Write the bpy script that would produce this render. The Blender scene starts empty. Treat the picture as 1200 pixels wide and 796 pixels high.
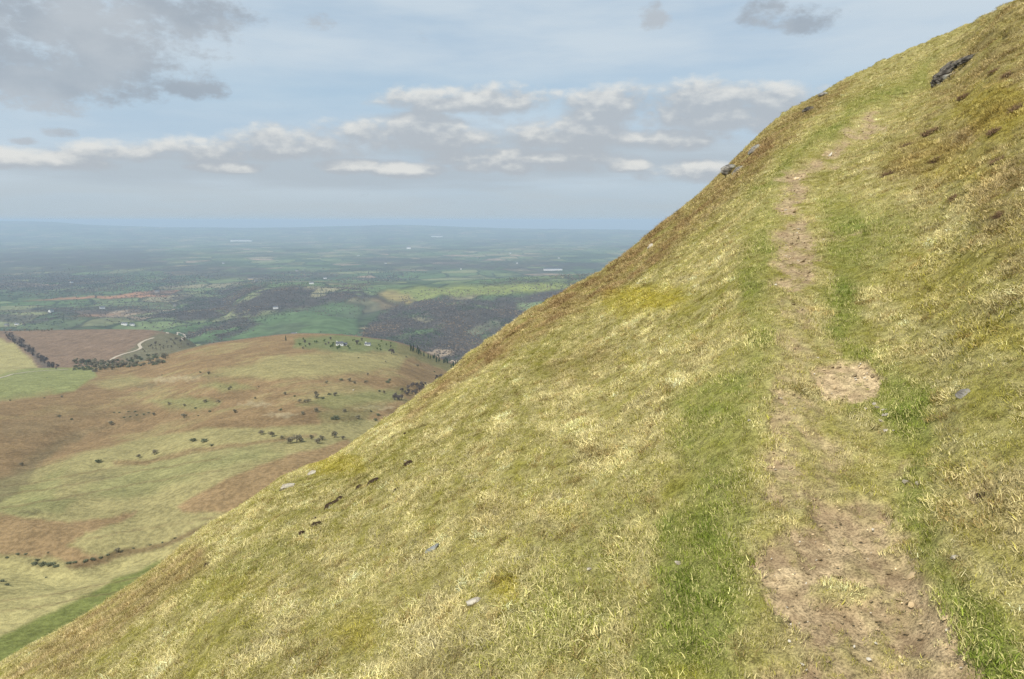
import bpy, math, random, time
T0 = time.time()
import numpy as np
from mathutils import Vector, Euler, Matrix
random.seed(7)
RNG = np.random.default_rng(11)
sc = bpy.context.scene
COL = sc.collection

# ------------------------------------------------------------------ camera model
F = 870.0
CX, CY, HOR = 600.0, 398.0, 258.0
PITCH = math.atan((CY - HOR) / F)
CP, SP = math.cos(PITCH), math.sin(PITCH)

def px2me(u, v):
    """a direction of sight as (x/y, z/y)"""
    u = np.asarray(u, float); v = np.asarray(v, float)
    xc = (u - CX) / F; yc = (CY - v) / F
    d = CP + yc * SP
    return xc / d, (yc * CP - SP) / d

def world2px(x, y, z):
    d = y * CP - z * SP
    d = np.where(np.abs(d) < 1e-6, 1e-6, d)
    up = y * SP + z * CP
    return CX + F * x / d, CY - F * up / d

# ------------------------------------------------------------------ noise
def _hash(ix, iy, seed):
    h = (ix.astype(np.int64) * 374761393 + iy.astype(np.int64) * 668265263 + seed * 2147483647) & 0xFFFFFFFF
    h = ((h ^ (h >> 13)) * 1274126177) & 0xFFFFFFFF
    h = (h ^ (h >> 16)) & 0xFFFFFFFF
    return h / 4294967295.0

def noise(x, y, seed=0):
    x = np.asarray(x, float); y = np.asarray(y, float)
    ix = np.floor(x); iy = np.floor(y)
    fx = x - ix; fy = y - iy
    sx = fx * fx * fx * (fx * (fx * 6 - 15) + 10); sy = fy * fy * fy * (fy * (fy * 6 - 15) + 10)
    def g(a, b):
        t = _hash(ix + a, iy + b, seed) * 2 * np.pi
        return np.cos(t) * (fx - a) + np.sin(t) * (fy - b)
    n0 = g(0, 0) * (1 - sx) + g(1, 0) * sx
    n1 = g(0, 1) * (1 - sx) + g(1, 1) * sx
    return (n0 * (1 - sy) + n1 * sy) * 1.5

def fbm(x, y, seed=0, octv=4, gain=0.5):
    a = 1.0; s = 0; t = 0
    c, sn = math.cos(0.6), math.sin(0.6)
    for k in range(octv):
        s = s + a * noise(x, y, seed + k * 17); t += a; a *= gain
        x, y = (x * c - y * sn) * 2.03 + 13.1, (x * sn + y * c) * 2.03 + 7.7
    return s / t

def sstep(a, b, x):
    t = np.clip((x - a) / (b - a), 0, 1)
    return t * t * (3 - 2 * t)

# ------------------------------------------------------------------ the near hillside
A_EYE = 1.6
SIL = np.array([(-260, 955), (-120, 860), (0, 778), (83, 733), (133, 700), (197, 657), (240, 618), (293, 587), (333, 560), (385, 538), (430, 508),
    (480, 473), (513, 450), (560, 412), (613, 373), (655, 350), (700, 325), (735, 300), (767, 272), (800, 245), (818, 232), (840, 210), (870, 180),
    (900, 150), (930, 130), (960, 112), (1000, 92), (1050, 68), (1104, 44), (1140, 31), (1168, 20), (1200, 2), (1260, -38), (1340, -85)], float)
_m, _e = px2me(SIL[:, 0], SIL[:, 1])
MT = np.linspace(-1.0, 0.9, 1201)
ET = np.interp(MT, _m, _e)
kL = (_e[3] - _e[0]) / (_m[3] - _m[0]); kR = 0.62
ET[MT < _m[0]] = _e[0] + kL * (MT[MT < _m[0]] - _m[0])
ET[MT > _m[-1]] = _e[-1] + kR * (MT[MT > _m[-1]] - _m[-1])
_k = np.exp(-0.5 * (np.arange(-20, 21) / 7.0) ** 2); _k /= _k.sum()
ETs = np.convolve(np.pad(ET, 20, mode='edge'), _k, mode='valid'); ETs[:25] = ET[:25]; ETs[-25:] = ET[-25:]
YS = np.interp(MT, [-1, -0.7, -0.4, -0.2, 0.0, 0.2, 0.35, 0.5, 0.56, 0.62, 0.9], [9, 9.5, 12, 16, 22, 30, 42, 58, 58, 30, 26])
YS = np.convolve(np.pad(YS, 20, mode='edge'), _k, mode='valid')

def E_of(m):
    e = np.interp(m, MT, ETs)
    e = np.where(m < MT[0], ETs[0] + kL * (m - MT[0]), e)
    return np.where(m > MT[-1], ETs[-1] + kR * (m - MT[-1]), e)

def hill_base(x, y):
    ys = np.maximum(y, 0.05)
    m = x / ys
    Y = np.interp(m, MT, YS)
    S = E_of(m) + 2 * A_EYE / Y
    r2 = ys * ys * (1 + m * m)
    B = A_EYE / (Y * Y * (1 + m * m))
    r = np.sqrt(r2); K = 2.5 * Y * np.sqrt(1 + m * m)
    q = np.where(r < K, r2, 2 * K * r - K * K)
    return ys * S - A_EYE - B * q

def first_hit(fn, u, v, ys):
    m, e = px2me(u, v)
    if len(ys) > 600:
        yc = ys[::12]; z = fn(m * yc, yc) / yc; i = int(np.argmax(z >= e))
        if z[i] < e: i = int(np.argmax(z))
        ys = ys[max(0, (i - 2) * 12):(i + 2) * 12]
    z = fn(m * ys, ys) / ys
    i = np.argmax(z >= e)
    if z[i] < e: i = int(np.argmax(z))
    if i > 0:
        z0, z1 = z[i - 1], z[i]
        t = np.clip((e - z0) / max(z1 - z0, 1e-9), 0, 1)
        yy = ys[i - 1] * (1 - t) + ys[i] * t
    else: yy = ys[0]
    return float(m * yy), float(yy)

YSCAN = np.exp(np.linspace(math.log(0.7), math.log(120), 4000))
PATHPX = [(1035, 1000), (1022, 900), (1012, 800), (985, 700), (968, 620), (945, 520), (942, 440), (938, 360), (937, 300), (930, 240), (935, 205), (965, 180), (1000, 158), (1030, 130), (1068, 95), (1090, 70)]
_p = np.array([first_hit(hill_base, u, v, YSCAN) for u, v in PATHPX])
PYs, PXs = _p[:, 1], _p[:, 0]
_o = np.argsort(PYs); PYs = PYs[_o]; PXs = PXs[_o]

def path_s(x, y):
    return x - np.interp(y, PYs, PXs)

def hill(x, y, fine=True):
    z = hill_base(x, y)
    s = path_s(x, y)
    w = 0.55 + 0.012 * np.maximum(y, 0)
    g = np.exp(-(s / w) ** 2)
    z = z - 0.34 * s * g - 0.035 * np.exp(-(s / (w * .8)) ** 2)
    if fine:
        r = np.sqrt(x * x + y * y)
        off = 1 - 0.82 * np.exp(-(s / (w * 1.1)) ** 4)      # trodden ground is smoother
        right = sstep(0.6, 2.5, s)
        nearf = sstep(0.8, 3.0, r)
        a, b = x * 0.8 + y * 0.6, -x * 0.6 + y * 0.8
        z = z + nearf * off * (0.06 * fbm(x / .9, y / 2.0, 3, 3) * (1 + 0.7 * right)
                 + (0.030 + 0.040 * right) * fbm(x / 0.3, y / 0.65, 9, 3)
                 + 0.25 * sstep(8, 30, r) * fbm(x / 6, y / 6, 21, 3))
        z = z + 0.006 * fbm(x / 0.12, y / 0.12, 33, 2) * off
        # tussocky edge and the rough spur to the right
        z = z + 0.24 * right * sstep(5, 14, y) * np.maximum(fbm(x / 0.8, y / 1.8, 44, 3), -0.1) * 2.0
        z = z + 0.22 * sstep(-3, -8, s) * sstep(9, 20, y) * fbm(x / 0.8, y / 1.6, 51, 3)
    return z

# ------------------------------------------------------------------ the land beyond
FLOOR = -430.0
Y1 = 1150.0
def table(pts):
    p = np.array(pts, float); m, e = px2me(p[:, 0], p[:, 1])
    mt = np.linspace(m[0], m[-1], 800); et = np.interp(mt, m, e)
    k = np.exp(-0.5 * (np.arange(-20, 21) / 8.0) ** 2); k /= k.sum()
    et = np.convolve(np.pad(et, 20, mode='edge'), k, mode='valid')
    return lambda q: np.interp(q, mt, et)
T_MOOR = table([(-400, 450), (-100, 440), (0, 436), (100, 434), (160, 430), (197, 419), (240, 408), (300, 400), (340, 395), (400, 396), (470, 405), (530, 431), (600, 450), (900, 470)])
T_PLAT = table([(-400, 388), (0, 386), (100, 384), (180, 384), (212, 390), (235, 403), (255, 430), (300, 520), (900, 640)])
T_PLATLO = table([(-400, 436), (0, 436), (160, 431), (240, 424), (300, 520), (900, 640)])
T_WOOD = table([(-400, 440), (180, 430), (225, 398), (262, 352), (300, 338), (360, 335), (420, 340), (470, 338), (560, 333), (640, 328), (700, 324), (900, 320)])
T_R2 = table([(-400, 345), (200, 345), (330, 331), (450, 324), (500, 317), (560, 322), (640, 322), (760, 318), (900, 318)])
T_FAR = table([(-500, 259), (0, 259), (60, 260), (110, 264), (200, 267), (330, 267), (400, 265.5), (470, 263.5), (540, 266), (600, 268), (765, 270), (900, 271)])

GULLY = []
def land_raw(x, y):
    ys = np.maximum(y, 1.0); m = x / ys
    e2 = T_MOOR(m)
    C = 120.0
    zm = -C + ys * (e2 + C / Y1)
    # foot of the hillside: steepening towards the viewer
    zm = zm + 0.00055 * np.maximum(330 - ys, 0) ** 2
    n = fbm(x / 260, y / 260, 60, 4)
    zm = zm + sstep(160, 400, ys) * (1 - sstep(900, 1150, ys)) * (9 * n + 2.2 * fbm(x / 60, y / 60, 61, 3)) + 0.5 * fbm(x / 14, y / 14, 63, 2)
    floor = FLOOR + 10 * fbm(x / 900, y / 900, 70, 3)
    zm = zm + (floor - zm) * sstep(Y1 + 30, Y1 + 1000, ys)
    eA, eB = T_PLATLO(m), T_PLAT(m)
    zA, zB = 1250 * eA, 1700 * eB
    zp = zA + (zB - zA) * (ys - 1250) / 450 + 1.2 * fbm(x / 60, y / 60, 64, 3)
    zp = zp - 0.0012 * np.maximum(ys - 1640, 0) ** 2
    zp = np.where(ys < 1150, -9999, zp)
    zm = np.maximum(zm, zp)
    zm = np.maximum(zm, FLOOR - 60)
    # the wooded hill
    zw = 3900 * T_WOOD(m)
    rise = np.clip(sstep(2300, 4000, ys), 0, 1) * (1 - sstep(4000, 5600, ys))
    hw = np.maximum(zw - FLOOR, 0)
    zm = zm + hw * rise * (1 + 0.10 * fbm(x / 300, y / 300, 71, 3) * (1 - sstep(3600, 3900, ys)))
    zm = zm + 42 * sstep(2200, 2700, ys) * (1 - sstep(3700, 3950, ys)) * fbm(x / 380, y / 500, 72, 3)
    # second ridge
    z2 = 7200 * T_R2(m)
    zm = zm + np.maximum(z2 - FLOOR, 0) * sstep(5900, 7200, ys) * (1 - sstep(7200, 9000, ys))
    zm = zm + sstep(5200, 7000, ys) * 10 * fbm(x / 900, y / 900, 73, 3)
    zm = zm + sstep(8500, 14000, ys) * (1 - sstep(19000, 23000, ys)) * 60 * fbm(x / 3800, y / 3800, 74, 4)
    zf = 24000 * T_FAR(m) + 14 * fbm(x / 2500, y / 2500, 77, 3)
    zm = zm + np.maximum(zf - FLOOR, 0) * sstep(15000, 24000, ys) * (1 - sstep(24500, 30000, ys))
    return zm

LSCAN = np.concatenate([np.linspace(150, 1800, 3000), np.exp(np.linspace(math.log(1801), math.log(50000), 3000))])
def seg_dist(x, y, pts):
    d = np.full(x.shape, 1e9)
    for (x0, y0), (x1, y1) in zip(pts[:-1], pts[1:]):
        dx, dy = x1 - x0, y1 - y0
        t = np.clip(((x - x0) * dx + (y - y0) * dy) / (dx * dx + dy * dy + 1e-9), 0, 1)
        d = np.minimum(d, np.hypot(x - x0 - t * dx, y - y0 - t * dy))
    return d
for pxs, depth, wid in [([(-60, 652), (0, 652), (50, 658), (75, 665), (110, 656), (150, 646), (200, 636), (240, 615), (300, 590), (345, 565)], 7, 22),
                        ([(-40, 600), (0, 575), (22, 552), (52, 528), (85, 510), (120, 502)], 6, 26),
                        ([(60, 556), (120, 545), (170, 541), (225, 527), (300, 518), (370, 508), (440, 495)], 3, 14)]:
    GULLY.append(([first_hit(land_raw, u, v, LSCAN) for u, v in pxs], depth, wid))

def land(x, y):
    z = land_raw(x, y)
    near = y < 1000
    if near.any():
        xs, ysn = x[near], y[near]
        dz = np.zeros(xs.shape)
        for pts, depth, wid in GULLY:
            d = seg_dist(xs, ysn, pts)
            dz -= depth * np.exp(-(d / wid) ** 2)
        z = z.copy(); z[near] += dz
    return z

def hill_at(u, v):
    x, y = first_hit(hill, u, v, YSCAN)
    return Vector((x, y, float(hill(np.array([x]), np.array([y]))[0])))
def land_at(u, v, ylo=150):
    ys = LSCAN[LSCAN >= ylo]
    x, y = first_hit(land, u, v, ys)
    return Vector((x, y, float(land(np.array([x]), np.array([y]))[0])))

# ------------------------------------------------------------------ polygons in sight lines -> masks on the ground
def poly_mask(u, v, pts, blur=5.0, warp=5.0, scale=25.0, seed=0):
    pts = np.array(pts, float)
    lo = pts.min(0) - blur - warp * 2; hi = pts.max(0) + blur + warp * 2
    out = np.zeros(u.shape)
    sel = (u > lo[0]) & (u < hi[0]) & (v > lo[1]) & (v < hi[1])
    if not sel.any(): return out
    a = u[sel] + warp * 1.6 * fbm(u[sel] / scale, v[sel] / (scale * .7), seed + 100, 3)
    b = v[sel] + warp * fbm(u[sel] / scale, v[sel] / (scale * .7), seed + 200, 3)
    inside = np.zeros(a.shape, bool); d = np.full(a.shape, 1e9)
    n = len(pts)
    for i in range(n):
        x0, y0 = pts[i]; x1, y1 = pts[(i + 1) % n]
        c = ((y0 > b) != (y1 > b)) & (a < (x1 - x0) * (b - y0) / (y1 - y0 + 1e-12) + x0)
        inside ^= c
        dx, dy = x1 - x0, y1 - y0
        t = np.clip(((a - x0) * dx + (b - y0) * dy) / (dx * dx + dy * dy + 1e-9), 0, 1)
        d = np.minimum(d, np.hypot(a - x0 - t * dx, b - y0 - t * dy))
    sd = np.where(inside, d, -d)
    out[sel] = sstep(-blur, blur, sd)
    return out
def ell_mask(u, v, cx, cy, rx, ry, blur=0.4, warp=0.35, seed=0):
    n = fbm(u / (rx * .8), v / (ry * .8), seed + 300, 3)
    d = np.hypot((u - cx) / rx, (v - cy) / ry) + warp * n * 1.5
    return 1 - sstep(1 - blur, 1 + blur, d)
def lerp(a, b, t): return a + (np.asarray(b) - a) * t[:, None]

# ------------------------------------------------------------------ material helpers
def mat(name):
    m = bpy.data.materials.new(name); m.use_nodes = True
    nt = m.node_tree; nt.nodes.clear()
    return m, nt
def N(nt, t, **kw):
    n = nt.nodes.new(t)
    for k, v in kw.items():
        if k == 'i':
            for a, b in v.items(): n.inputs[a].default_value = b
        else: setattr(n, k, v)
    return n
def L(nt, a, b): nt.links.new(a, b)
def math_(nt, op, a, b=None, c=None, clamp=False):
    n = nt.nodes.new('ShaderNodeMath'); n.operation = op; n.use_clamp = clamp
    for i, q in enumerate((a, b, c)):
        if q is None: continue
        if isinstance(q, (int, float)): n.inputs[i].default_value = q
        else: nt.links.new(q, n.inputs[i])
    return n.outputs[0]
def mixc(nt, fac, a, b, blend='MIX'):
    n = nt.nodes.new('ShaderNodeMix'); n.data_type = 'RGBA'; n.blend_type = blend
    for s, q in ((0, fac), (6, a), (7, b)):
        if isinstance(q, (int, float)): n.inputs[s].default_value = q
        elif isinstance(q, (tuple, list)): n.inputs[s].default_value = tuple(q) + ((1,) if len(q) == 3 else ())
        else: nt.links.new(q, n.inputs[s])
    return n.outputs[2]
def noise_n(nt, vec, scale, detail=4, rough=0.55):
    n = N(nt, 'ShaderNodeTexNoise', i={'Scale': scale, 'Detail': detail, 'Roughness': rough})
    if vec is not None: L(nt, vec, n.inputs['Vector'])
    return n.outputs['Fac']
def ramp(nt, fac, stops):
    n = nt.nodes.new('ShaderNodeMapRange'); n.interpolation_type = 'SMOOTHSTEP'
    n.inputs['From Min'].default_value = stops[0]; n.inputs['From Max'].default_value = stops[1]
    n.inputs['To Min'].default_value = stops[2]; n.inputs['To Max'].default_value = stops[3]
    nt.links.new(fac, n.inputs['Value']); return n.outputs[0]
def finish(nt, col, rough=0.95, bump=None, dist=0.02, strength=1.0, spec=0.1):
    b = N(nt, 'ShaderNodeBsdfPrincipled', i={'Roughness': rough})
    b.inputs['Specular IOR Level'].default_value = spec
    if isinstance(col, (tuple, list)): b.inputs['Base Color'].default_value = tuple(col) + (1,)
    else: L(nt, col, b.inputs['Base Color'])
    if bump is not None:
        bn = N(nt, 'ShaderNodeBump', i={'Strength': strength, 'Distance': dist}); L(nt, bump, bn.inputs['Height']); L(nt, bn.outputs[0], b.inputs['Normal'])
    o = N(nt, 'ShaderNodeOutputMaterial'); L(nt, b.outputs[0], o.inputs[0])

def mesh_np(name, V, Fq, material, attrs=None, smooth=True, parent=None):
    me = bpy.data.meshes.new(name)
    V = np.asarray(V, np.float32); Fq = np.asarray(Fq, np.int32)
    me.vertices.add(len(V)); me.vertices.foreach_set('co', V.ravel())
    k = Fq.shape[1]
    me.loops.add(Fq.size); me.loops.foreach_set('vertex_index', Fq.ravel())
    me.polygons.add(len(Fq)); me.polygons.foreach_set('loop_start', np.arange(0, Fq.size, k, dtype=np.int32))
    me.polygons.foreach_set('loop_total', np.full(len(Fq), k, np.int32))
    me.update(calc_edges=True); me.validate()
    if smooth: me.shade_smooth()
    for an, (typ, dat) in (attrs or {}).items():
        at = me.attributes.new(an, typ, 'POINT')
        key = {'FLOAT': 'value', 'FLOAT_VECTOR': 'vector', 'FLOAT_COLOR': 'color'}[typ]
        at.data.foreach_set(key, np.asarray(dat, np.float32).ravel())
    if material: me.materials.append(material)
    o = bpy.data.objects.new(name, me); COL.objects.link(o)
    if parent: o.parent = parent
    return o
def rgba(c): return np.concatenate([np.clip(c, 0, 1), np.ones((len(c), 1))], 1)
def grid_faces(nr, nc):
    i = np.arange(nr - 1)[:, None] * nc + np.arange(nc - 1)[None, :]
    i = i.ravel()
    return np.stack([i, i + 1, i + nc + 1, i + nc], 1)

# ------------------------------------------------------------------ HILLSIDE colours
STRAW = np.array([0.62, 0.53, 0.25]); OLIVE = np.array([0.335, 0.302, 0.064]); LUSH = np.array([0.165, 0.225, 0.035])
SOIL = np.array([0.36, 0.27, 0.155]); PALE = np.array([0.50, 0.38, 0.22]); BROWN = np.array([0.25, 0.16, 0.075]); MOSS = np.array([0.40, 0.33, 0.04])
SOILP = [
 ([(858, 812), (900, 772), (915, 735), (893, 695), (880, 660), (903, 632), (932, 607), (962, 582), (1010, 577), (1045, 600), (1062, 640), (1095, 690), (1130, 740), (1165, 812)], .95),
 ([(900, 600), (893, 540), (893, 480), (910, 455), (940, 455), (972, 480), (990, 520), (1000, 560), (985, 590)], .66),
 ([(912, 348), (909, 320), (914, 288), (920, 262), (926, 250), (948, 258), (957, 290), (960, 328), (940, 346)], 1.05),
 ([(917, 258), (913, 228), (919, 207), (940, 200), (942, 208), (934, 225), (940, 256)], 1.05),
 ([(925, 208), (950, 190), (985, 165), (1000, 148), (1018, 136), (1032, 130), (1025, 150), (1000, 175), (960, 202)], .95),
 ([(912, 350), (903, 400), (910, 456), (965, 456), (968, 400), (958, 350)], .42),
 ([(955, 412), (965, 401), (992, 402), (988, 414)], .7), ([(965, 280), (985, 275), (1002, 280), (980, 285)], .9),
 ([(1042, 545), (1060, 528), (1072, 545), (1070, 562), (1050, 560)], .8), ([(998, 540), (1010, 530), (1036, 534), (1020, 543)], .75),
 ([(1125, 590), (1140, 570), (1165, 575), (1150, 598)], .7), ([(880, 570), (905, 560), (925, 570), (905, 580)], .5),
 ([(1010, 200), (1025, 196), (1020, 202)], .6)]
def hill_paint(x, y, z):
    u, v = world2px(x, y, z)
    n1 = fbm(x / 0.7, y / 1.8, 120, 4); n2 = fbm(x / 0.2, y / 0.5, 121, 3); n3 = fbm(x / 2.8, y / 5.5, 122, 3)
    soil = np.zeros(u.shape)
    for k, (p, s) in enumerate(SOILP): soil = np.maximum(soil, s * poly_mask(u, v, p, 13, 15, 34, k))
    n4 = fbm(x / 0.05, y / 0.12, 123, 3)
    soil = np.clip(soil * 1.32 - 0.30 + (1.0 * n2 + .7 * n1) * sstep(0, .5, soil) + 0.6 * n4, 0, 1) * sstep(0.0, 0.25, soil)
    soil *= 1 - 0.8 * ell_mask(u, v, 985, 690, 38, 12, seed=3)
    soil *= 1 - 0.7 * ell_mask(u, v, 925, 760, 22, 30, seed=4)
    pale = poly_mask(u, v, [(950, 430), (985, 421), (1015, 424), (1037, 445), (1030, 462), (1005, 471), (966, 469), (957, 450)], 3, 5, 20, 9)
    soil = np.maximum(soil, pale * (1.0 + .5 * n2 + .4 * n4))
    palem = np.maximum(pale, 0.7 * poly_mask(u, v, [(905, 665), (925, 655), (955, 665), (960, 690), (930, 688), (905, 675)], 6, 6, 20, 8))
    palem = np.maximum(palem, 0.8 * poly_mask(u, v, [(965, 280), (985, 275), (1002, 280), (980, 285)], 3, 3))
    green = np.zeros(u.shape)
    for k, (p, s, b) in enumerate([
        ([(790, 480), (855, 445), (878, 400), (885, 350), (868, 310), (880, 265), (900, 235), (912, 255), (900, 320), (905, 400), (892, 470), (880, 540), (875, 640), (885, 700), (860, 810), (740, 810), (755, 720), (780, 620), (800, 560)], .75, 24),
        ([(785, 475), (820, 448), (870, 435), (880, 465), (840, 490), (800, 490)], 1.0, 10),
        ([(770, 600), (830, 590), (870, 640), (870, 720), (800, 730), (775, 660)], .9, 16),
        ([(962, 235), (985, 225), (1020, 260), (1010, 330), (1005, 400), (1045, 428), (1100, 460), (1100, 520), (1085, 560), (1095, 620), (1130, 680), (1200, 740), (1215, 812), (1150, 812), (1110, 720), (1065, 620), (1045, 540), (1030, 480), (1000, 480), (980, 420), (972, 380), (968, 320)], .85, 16),
        ([(1030, 460), (1080, 455), (1100, 480), (1085, 515), (1050, 510)], .75, 14),
        ([(1010, 350), (1060, 300), (1080, 250), (1040, 240), (990, 240), (985, 320)], .5, 20),
        ([(905, 235), (890, 300), (860, 330), (880, 380), (900, 330), (910, 260)], .9, 10),
        ([(870, 235), (915, 190), (960, 150), (1010, 115), (1090, 70), (1095, 95), (1040, 120), (1000, 140), (940, 185), (915, 215)], .7, 10),
        ([(190, 690), (330, 630), (350, 650), (230, 705)], .35, 20), ([(560, 790), (640, 640), (760, 560), (740, 700), (700, 812)], .35, 40),
        ]):
        green = np.maximum(green, s * poly_mask(u, v, p, b, 12, 40, 30 + k))
    green = np.clip(green * (0.82 + 0.7 * n2 + 0.9 * n1), 0, 1)
    brown = np.zeros(u.shape)
    for k, (p, s, b) in enumerate([
        ([(480, 478), (560, 408), (640, 353), (700, 317), (767, 262), (800, 240), (815, 262), (785, 305), (722, 340), (640, 388), (560, 436), (480, 496)], .72, 9),
        ([(767, 275), (850, 200), (900, 150), (960, 110), (1000, 92), (1000, 102), (930, 160), (880, 210), (800, 290)], .55, 8),
        ([(865, 190), (900, 158), (915, 160), (905, 185), (880, 200)], 1.0, 6),
        ([(1030, 200), (1085, 130), (1120, 60), (1210, -20), (1210, 250), (1140, 205), (1080, 225)], .5, 22),
        ([(0, 800), (80, 735), (200, 655), (240, 640), (250, 665), (180, 715), (80, 790)], .6, 12),
        ([(1140, 205), (1210, 230), (1210, 330), (1150, 300)], .45, 20), ([(540, 600), (600, 570), (620, 600), (560, 640)], .25, 14),
        ([(640, 430), (700, 400), (720, 420), (660, 450)], .35, 12), ([(1110, 560), (1210, 520), (1210, 640), (1130, 640)], .3, 20)]):
        brown = np.maximum(brown, s * poly_mask(u, v, p, b, 10, 30, 60 + k))
    brown = np.clip(brown * (0.95 + 1.3 * n1 + .5 * n2), 0, 1)
    moss = np.zeros(u.shape)
    for cx, cy, rx, ry, s in [(760, 350, 42, 14, 1), (1170, 130, 45, 30, .8), (1110, 190, 60, 25, .4), (595, 690, 14, 20, .8), (735, 355, 30, 14, .7), (1100, 330, 60, 40, .3), (395, 545, 30, 12, .8),
                              (660, 600, 20, 8, .4), (1160, 390, 45, 20, .5), (420, 740, 30, 20, .5), (800, 790, 25, 12, .5), (740, 420, 10, 5, .5), (270, 690, 40, 12, .3)]:
        moss = np.maximum(moss, s * ell_mask(u, v, cx, cy, rx, ry, 0.5, .4, int(cx)))
    dry = np.clip(0.66 + 0.6 * n1 + 0.55 * n2 + 0.3 * n3 + 0.5 * fbm(x / .07, y / .17, 124, 2), 0.05, 1)
    dry = dry * (1 - 0.7 * green) * (1 - 0.5 * moss)
    return dict(u=u, v=v, soil=np.clip(soil, 0, 1), pale=palem, green=green, brown=brown, moss=moss, dry=dry, n1=n1, n2=n2, n3=n3)
def hill_tints(P):
    g = np.tile(OLIVE, (len(P['u']), 1)); g = g * (1 + 0.35 * P['n3'])[:, None]
    g = lerp(g, LUSH, P['green'] * .9); g = lerp(g, MOSS, P['moss'] * .85); g = lerp(g, BROWN * 1.05, P['brown'] * .75)
    d = np.tile(STRAW, (len(P['u']), 1)); d = d * (1 + 0.25 * P['n2'])[:, None]
    d = lerp(d, BROWN * 1.3, P['brown'] * .85); d = lerp(d, MOSS * 1.5, P['moss'] * .5); d = lerp(d, [0.40, .40, .12], P['green'] * .55)
    return g, d

# grid
thf = np.linspace(-36.5, 36.5, 760); th = np.radians(np.concatenate([np.linspace(-80, -37, 24), thf, np.linspace(37, 80, 24)]))
rr = np.exp(np.concatenate([np.linspace(math.log(0.4), math.log(1.5), 30), np.linspace(math.log(1.52), math.log(75), 640), np.linspace(math.log(77), math.log(320), 50)]))
TH, RR = np.meshgrid(th, rr)
X = (RR * np.sin(TH)).ravel(); Y = (RR * np.cos(TH)).ravel()
Z = hill(X, Y)
HP = hill_paint(X, Y, Z)
Z = Z - HP['soil'] * (.028 + .012 * fbm(X / .06, Y / .12, 180, 3) + .014 * fbm(X / .3, Y / .5, 181, 2))
hg, hd = hill_tints(HP)
HB = lerp(hg, hd, HP['dry'] * .8) * .6
soilc = lerp(np.tile(SOIL, (len(X), 1)) * (1 + .25 * HP['n2'])[:, None], PALE, HP['pale'])
HB = lerp(HB, soilc, HP['soil'])
hm, nt = mat('hill_turf')
at = N(nt, 'ShaderNodeAttribute', attribute_name='tint'); so = N(nt, 'ShaderNodeAttribute', attribute_name='soil')
geo = N(nt, 'ShaderNodeNewGeometry')
na = noise_n(nt, geo.outputs['Position'], 26, 5, .7); nb = noise_n(nt, geo.outputs['Position'], 130, 3, .7); ncc = noise_n(nt, geo.outputs['Position'], 7, 4, .6)
mul = math_(nt, 'ADD', math_(nt, 'MULTIPLY', ramp(nt, na, (.35, .65, 0, 1)), .60), math_(nt, 'MULTIPLY', ramp(nt, nb, (.35, .65, 0, 1)), .70))
mul = math_(nt, 'ADD', mul, 0.36)
c = mixc(nt, 1.0, at.outputs['Color'], mul, 'MULTIPLY')
c2 = mixc(nt, math_(nt, 'MULTIPLY', ramp(nt, ncc, (.42, .62, 0, .5)), so.outputs['Fac']), c, (0.20, 0.13, 0.075))
h = math_(nt, 'ADD', na, math_(nt, 'MULTIPLY', nb, .35))
finish(nt, c2, .97, h, 0.02, .7, .05)
HF = grid_faces(len(rr), len(th)); HF = HF[(Z[HF].max(1) < 24)]
hillside = mesh_np('hillside', np.stack([X, Y, Z], 1), HF, hm,
    {'tint': ('FLOAT_COLOR', rgba(HB)), 'soil': ('FLOAT', HP['soil'])})
hillside['kind'] = 'structure'
HILLMAX = float(Z[HF].max())

print('TIME',round(time.time()-T0,1))
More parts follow.
